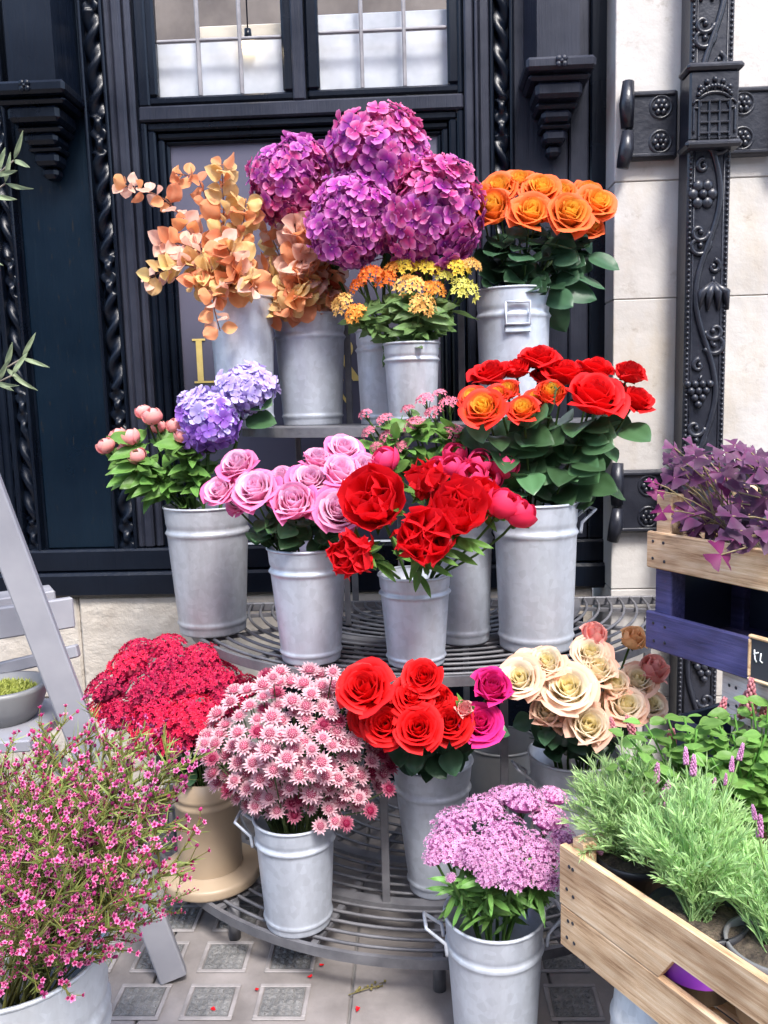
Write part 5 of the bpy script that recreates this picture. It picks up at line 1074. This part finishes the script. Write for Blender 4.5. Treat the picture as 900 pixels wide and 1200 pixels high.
# upturned buckets that carry it
def prop(px, py, Y, label):
    q = Q(px, py, Y); H = zl0-.002; t = thing('upturned_bucket', label, 'bucket', (q.x, q.y, 0)); mb = MB(); mb.lathe([(0, H), (.085, H), (.09, H-.004), (.097, H*.8), (.102, H*.78), (.099, H*.76), (.118, .006), (.122, .004), (.118, 0), (.112, 0), (.083, H-.01), (0, H-.01)], 36); obj('body', mb.mesh('body', M_GALVPALE), t)
    mb = MB(); mb.tube([(.120*math.cos(2*math.pi*i/36), .120*math.sin(2*math.pi*i/36), .005) for i in range(37)], .005, 6, False); obj('rim', mb.mesh('rim', M_GALVPALE), t)
prop(778, 1200, Yl-.10, 'pale upturned bucket propping up the herb crate')
q = l0+XA*.78+YA*.2
t = thing('upturned_bucket', 'second upturned bucket under the near end of the herb crate', 'bucket', (q.x, q.y, 0)); mb = MB(); H = zl0-.002; mb.lathe([(0, H), (.085, H), (.118, .006), (.112, 0), (.083, H-.01), (0, H-.01)], 32); obj('body', mb.mesh('body', M_GALVPALE), t)
mb = MB(); mb.tube([(.117*math.cos(2*math.pi*i/32), .117*math.sin(2*math.pi*i/32), .006) for i in range(33)], .004, 6, False); obj('rim', mb.mesh('rim', M_GALVPALE), t)

# chalk sign leaning on the blue crate
kx = min([i*.004 for i in range(150)], key=lambda a: abs(pxcol(c0+XA*a)-885)); sp_ = c0+XA*kx-YA*.004; zc = (zb0+zb1)/2+.005
sg = thing('chalk_sign', 'small framed black chalkboard price sign on the blue crate', 'sign', (sp_.x, sp_.y, zc-.045), None, (0, 0, RZ))
def sb(nm, lo, hi, mat, c=.003): mb = MB(); mb.bbox(lo, hi, c); return obj(nm, mb.mesh(nm, mat, False), sg)
sb('board', (.004, -.011, .004), (.156, -.003, .096), M_SLATE)
for lo, hi in (((0, -.014, 0), (.16, -.002, .008)), ((0, -.014, .092), (.16, -.002, .10)), ((0, -.0145, .0085), (.008, -.002, .0915)), ((.152, -.0145, .0085), (.16, -.002, .0915))): sb('frame', lo, hi, M_WOOD)
mb = MB()
for pts in ([(.016, .070), (.018, .050), (.022, .044)], [(.014, .060), (.026, .066)], [(.032, .066), (.030, .050), (.036, .046)]): mb.tube([(x, -.0115, z) for x, z in pts], .0016, 5)
obj('chalk_marks', mb.mesh('chalk_marks', M_CHALK), sg)

# ------------------------------------------------------------------ oxalis
def oxleaf(seed):
    rg = random.Random(seed); mb = MB()
    for i in range(3):
        mm = Matrix.Rotation(i*2.094+rg.uniform(-.1, .1), 4, 'Z')@Matrix.Rotation(rg.uniform(-.2, .35), 4, 'Y'); vs = []; at = []
        for j in range(5):
            v = j/4; wd = .05+.62*v**.9
            for k in range(5):
                u = -1+.5*k; r = v*(1-.16*(1-abs(u))**2*v-.10*(abs(u) > .9)); vs.append((r, u*wd, .12*abs(u)*v-.10*v*v)); at.append((v*(.4+.6*abs(u)), .5, rg.random()*.2))
        mb.add(xf(vs, mm), [(j*5+k, j*5+k+1, (j+1)*5+k+1, (j+1)*5+k) for j in range(4) for k in range(4)], at)
    return mb.mesh('leaf', M_STEM)
OX = [oxleaf(s) for s in range(4)]
C_OX = petal('purple_oxalis_leaf', ((0, (.16, .03, .11)), (.5, (.14, .045, .11)), (1, (.22, .095, .185))), jit=.5, hue=.02, trans=.2); C_OXD = petal('dark_oxalis_leaf', ((0, (.22, .02, .12)), (1, (.12, .01, .07))), jit=.2)
C_OXST = leafmat('oxalis_stalk', (.36, .30, .16), (.44, .36, .2), .15)
zo = zn1-.03
for ci, (dx, pts) in enumerate(((.14, [(800, 548, 40), (822, 545, 44), (790, 560, 38), (812, 570, 44), (838, 562, 42), (775, 552, 30), (806, 598, 40), (830, 590, 40), (848, 580, 36), (800, 615, 30), (842, 620, 40), (825, 615, 34), (850, 548, 36), (785, 535, 30), (834, 535, 30), (862, 600, 34), (815, 530, 28), (770, 575, 26, 1), (776, 600, 28, 1), (765, 565, 20, 1)]),
                          (.36, [(862, 545, 44), (885, 555, 46), (872, 572, 44), (895, 585, 46), (858, 605, 42), (880, 610, 46), (905, 600, 44), (862, 632, 38), (890, 632, 40), (845, 650, 44, 1), (880, 530, 40), (900, 540, 40), (910, 560, 40), (920, 620, 40), (868, 590, 36), (850, 530, 30), (870, 655, 30), (915, 580, 40), (893, 615, 36), (875, 540, 36)]))):
    o = c0+XA*dx+YA*.15; o.z = zo; pl = thing('oxalis_plant', ('purple oxalis with a dark leaf trailing down the crate corner', 'bushy purple oxalis with a dark butterfly leaf over the plank')[ci], 'plant', (o.x, o.y, zn0+.013)); off = pl.location
    mb = MB(); mb.lathe([(0, 0), (.075, 0), (.10, zo-zn0-.016), (.104, zo-zn0-.013), (.095, zo-zn0-.02), (0, zo-zn0-.02)], 24); obj('pot', mb.mesh('pot', M_POT), pl)
    mb = MB(); mb.lathe([(0, 0), (.094, 0), (.094, -.004), (0, -.004)], 20); obj('soil', mb.mesh('soil', M_SOIL), pl, T((0, 0, zo-zn0-.017)))
    k = 0; sm = MB()
    for q in pts*2:
        px, py, d = q[:3]; k += 1
        if k > len(pts): px += rnd(-12, 16); py += rnd(-14, 8); q = q[:3]
        if len(q) == 3: px = max(px, 790+max(0, py-560)*.35); py = min(py, 632)
        yy = o.y+rnd(-.12, .10)+(.0 if py > 600 else .04)
        if len(q) > 3: yy = o.y-.14
        e = Q(px, py, yy); base = V((o.x+rnd(-.06, .06), o.y+rnd(-.06, .06), zo-.005)); mid = base.lerp(e, .55)+V((0, 0, .05)); sm.tube([p-off for p in bez(base, mid, e, 5)], .0018, 4)
        nr = V((rnd(-.5, .5), -.55+rnd(-.3, .3), .7)); mm = frame_mtx(e-off, nr, (rnd(-1, 1), rnd(-1, 1), 0)); s = S(d, e)*.46
        obj('leaf', remat(random.choice(OX), C_OXD if len(q) > 3 or rnd(0, 1) < .12 else C_OX), pl, mm@Matrix.Diagonal((s, s, s, 1)))
    obj('stalks', sm.mesh('stalks', C_OXST), pl)

# ------------------------------------------------------------------ lavender and leafy herbs in the low crate
def local(x, y, z=0): return V(l0)+XA*x+YA*y+V((0, 0, z))
def herbpot(name, label, px, py, zr, r, mat, H, band=None):
    q = P(px, py, zr); t = thing(name, label, 'plant', (q.x, q.y, zr-H), 'potted herbs in the low crate')
    mb = MB(); mb.lathe([(0, 0), (r*.74, 0), (r*.95, H-.022), (r, H-.022), (r*1.04, H), (r*.97, H), (r*.93, H-.02), (0, H-.02)], 34); pt = obj('pot', mb.mesh('pot', mat), t)
    if band:
        f0, f1 = .30, .86; mb = MB(); mb.lathe([(r*(.74+.21*f0)+.0015, (H-.022)*f0), (r*(.74+.21*f1)+.0015, (H-.022)*f1)], 34); obj('label_band', mb.mesh('label_band', band), pt)
    mb = MB(); rg = random.Random(5); mb.lathe([(0, .004), (r*.5, .006), (r*.93, 0)], 20); mb.v = [(x, y, z+rg.uniform(-.003, .005)) for x, y, z in mb.v]; obj('soil', mb.mesh('soil', M_SOIL), t, T((0, 0, H-.014)))
    return t, H-.01, q
def lavender(t, z0, R, Hh, seed, n=120, lean=V((0, 0, 0))):
    rg = random.Random(seed); st, lf = MB(), MB()
    for i in range(n):
        a = rg.uniform(0, 6.28); f = math.sqrt(rg.random()); b0 = V((rg.uniform(-.02, .02), rg.uniform(-.02, .02), z0)); e = V((R*f*math.cos(a), R*f*math.sin(a), z0+Hh*(1-.6*f*f)*rg.uniform(.5, 1.1)))+lean*rg.uniform(.6, 1.1); m_ = b0.lerp(e, .55)+V((0, 0, .03)); pts = bez(b0, m_, e, 6); st.tube(pts, .0014, 3, False, (.6, 0, rg.random()))
        for j in range(2, 7):
            for s in range(9):
                q = pts[j].lerp(pts[j-1], rg.random()); d = ((pts[j]-pts[j-1]).normalized()*1.0+V((rg.uniform(-1, 1), rg.uniform(-1, 1), rg.uniform(-.3, .9)))).normalized(); l = rg.uniform(.016, .036); w_ = .0014; sd = d.orthogonal().normalized(); sd = Quaternion(d, rg.uniform(0, 6.28))@sd*w_; rv = rg.random()
                lf.add([q, q+d*l*.5+sd+V((0, 0, .002)), q+d*l, q+d*l*.5-sd], [(0, 1, 2, 3)], [(.2, 0, rv), (.7, 0, rv), (1, 0, rv), (.7, 0, rv)])
    obj('stems', st.mesh('stems', L_LAV), t); o = obj('foliage', lf.mesh('foliage', L_LAV, False), t); o['kind'] = 'stuff'
L_LAV = leafmat('lavender_leaf', (.34, .60, .18), (.62, .86, .42), .3, .55, .45); L_MINT = leafmat('mint_leaf', (.14, .36, .06), (.26, .52, .13), .35, .45, .35)
C_LAV = petal('lavender_bloom', ((0, (.55, .20, .44)), (1, (.78, .42, .64))), jit=.3); C_SPK = petal('pink_spike', ((0, (.55, .16, .20)), (1, (.72, .34, .36))), jit=.25)
def spike_mesh(seed, n=46):
    rg = random.Random(seed); mb = MB(); mb.tube([(0, 0, -.1), (0, 0, 1)], .06, 5, True, (.1, 0, 0))
    for i in range(n):
        z = i/n; a = i*2.4; r = .17*(1-.5*z)*math.sin(math.pi*(.12+.8*z))**.4; mb.ball((r*math.cos(a), r*math.sin(a), z), .075*(1-.4*z), 5, 4, (1, 1, 1.3), a=(rg.random(), 0, rg.random()))
    return mb.mesh('flower_spike', M_STEM)
SPK = [spike_mesh(s) for s in range(2)]
zr = zl1-.03
t1, z1, q1 = herbpot('lavender_plant', 'grey-green lavender at the crate corner beside the lilac yarrow', 742, 1000, zr, .075, M_POT, .14); lavender(t1, z1, .135, .22, 1, 190, V((-.01, .02, .0)))
t2, z2, q2 = herbpot('lavender_plant', 'lavender with its black pot rim and purple label band in view', 817, 1068, zr, .084, M_POT, .14, M_PURPLE); lavender(t2, z2, .125, .22, 2, 190, V((.0, .05, .03)))
t3, z3, q3 = herbpot('lavender_plant', 'lavender in a grey rimmed pot with sparse gritty soil', 908, 1104, zr, .078, M_POTGREY, .14); lavender(t3, z3, .13, .17, 3, 60, V((.03, .05, 0)))
t4, z4, q4 = herbpot('mint_plant', 'leafy bright green herb with pink flower spikes below the blue crate', 800, 990, zr, .08, M_POT, .14)
t5, z5, q5 = herbpot('mint_plant', 'leafy bright green herb at the far end under the chalk sign', 888, 1000, zr, .08, M_POT, .14)
def mint(t, z0, pts, seed):
    rg = random.Random(seed); st = MB(); o = V(t.location)
    for px, py in pts:
        e = Q(px, py, o.y+rg.uniform(-.04, .16))-o; b0 = V((rg.uniform(-.04, .04), rg.uniform(-.04, .04), z0)); path = bez(b0, b0.lerp(e, .5)+V((0, 0, .05)), e, 6); st.tube(path, .0025, 4)
        for j in range(2, 7):
            for s in (-1, 1):
                a = j*1.57+rg.uniform(-.5, .5); x = V((s*math.cos(a), s*math.sin(a), rg.uniform(-.1, .5))).normalized(); nr = V((rg.uniform(-.3, .3), -.4+rg.uniform(-.3, .3), 1)); y = nr.cross(x).normalized(); z = x.cross(y); mm = Matrix((x, y, z)).transposed().to_4x4(); mm.translation = path[j]; l = rg.uniform(.032, .058)
                obj('leaf', remat(rg.choice(LEAF_ROSE), L_MINT), t, mm@Matrix.Diagonal((l, l*.95, l, 1)))
    obj('stems', st.mesh('stems', L_MINT), t)
mint(t4, z4, [(x, y) for x, y in scatter(24, 790, 885, 75, 55, 16, 41)], 1); mint(t5, z5, [(x, y) for x, y in scatter(22, 885, 872, 55, 58, 16, 42)], 2)
def spike(t, px, py, lpx, dy, mat, z0):
    o = V(t.location); top = Q(px, py, o.y+dy)-o; L = S(lpx, top+o); d = (top-V((0, 0, z0))).normalized()+V((rnd(-.2, .2), 0, .6)); d.normalize(); me = random.choice(SPK)
    obj('flower_spike', remat(me, mat), t, frame_mtx(top, d)@Matrix.Diagonal((L*.9, L*.9, L, 1)))
    mb = MB(); mb.tube(bez(V((0, 0, z0)), V((0, 0, z0)).lerp(top, .5)+V((0, 0, .03)), top, 5), .0016, 4); obj('spike_stalk', mb.mesh('spike_stalk', L_LAV), t)
for px, py, l in ((774, 944, 34), (768, 918, 26), (705, 1000, 18), (752, 935, 16)): spike(t1, px, py, l, -.02, C_LAV, z1)
for px, py, l in ((812, 908, 24), (804, 895, 20), (857, 904, 18), (836, 925, 14), (850, 920, 14), (866, 890, 20)): spike(t2, px, py, l, .04, C_LAV, z2)
for px, py, l in ((890, 980, 26), (885, 960, 18)): spike(t3, px, py, l, .02, C_LAV, z3)
for px, py, l in ((840, 850, 34), (745, 868, 30), (722, 862, 22), (785, 880, 24), (868, 840, 30), (790, 872, 18)): spike(t4, px, py, l, .10, C_SPK, z4)
for px, py, l in ((880, 835, 40), (893, 850, 30), (868, 885, 20)): spike(t5, px, py, l, .10, C_SPK, z5)

# ------------------------------------------------------------------ litter on the pavement
for i, (px, py) in enumerate(((360, 1147), (418, 1188), (253, 1187), (380, 1132), (300, 1160))):
    q = P(px, py, 0); mb = MB(); mb.add(*cup_petal(.9, 1, .3, .0, i, .05, 3, 3)); o = obj('fallen_petal', mb.mesh('fallen_petal', C_PEONY), None, T((q.x, q.y, .006))@Matrix.Rotation(i*1.3, 4, 'Z')@Matrix.Diagonal((.014, .014, .014, 1)))
    o['label'] = 'small red petal fallen on the pavement'; o['category'] = 'petal'; o['group'] = 'fallen petals'
q = P(432, 1162, 0); t = thing('fallen_sprig', 'dry yellow-green sprig lying on the pavement slab', 'sprig', (q.x, q.y, .004)); mb = MB(); mb.tube([(-.05, -.02, .002), (0, 0, .006), (.035, .012, .003)], .0014, 4)
for i in range(9): a = (-.03+.008*i, -.012+.004*i, .005); mb.tube([a, (a[0]+rnd(-.012, .015), a[1]+rnd(-.015, .015), .004)], .0012, 3); mb.ball((a[0]+rnd(-.01, .012), a[1]+rnd(-.012, .012), .005), .004, 5, 4)
obj('twig', mb.mesh('twig', leafmat('dry_sprig', (.34, .30, .10), (.42, .38, .16))), t)
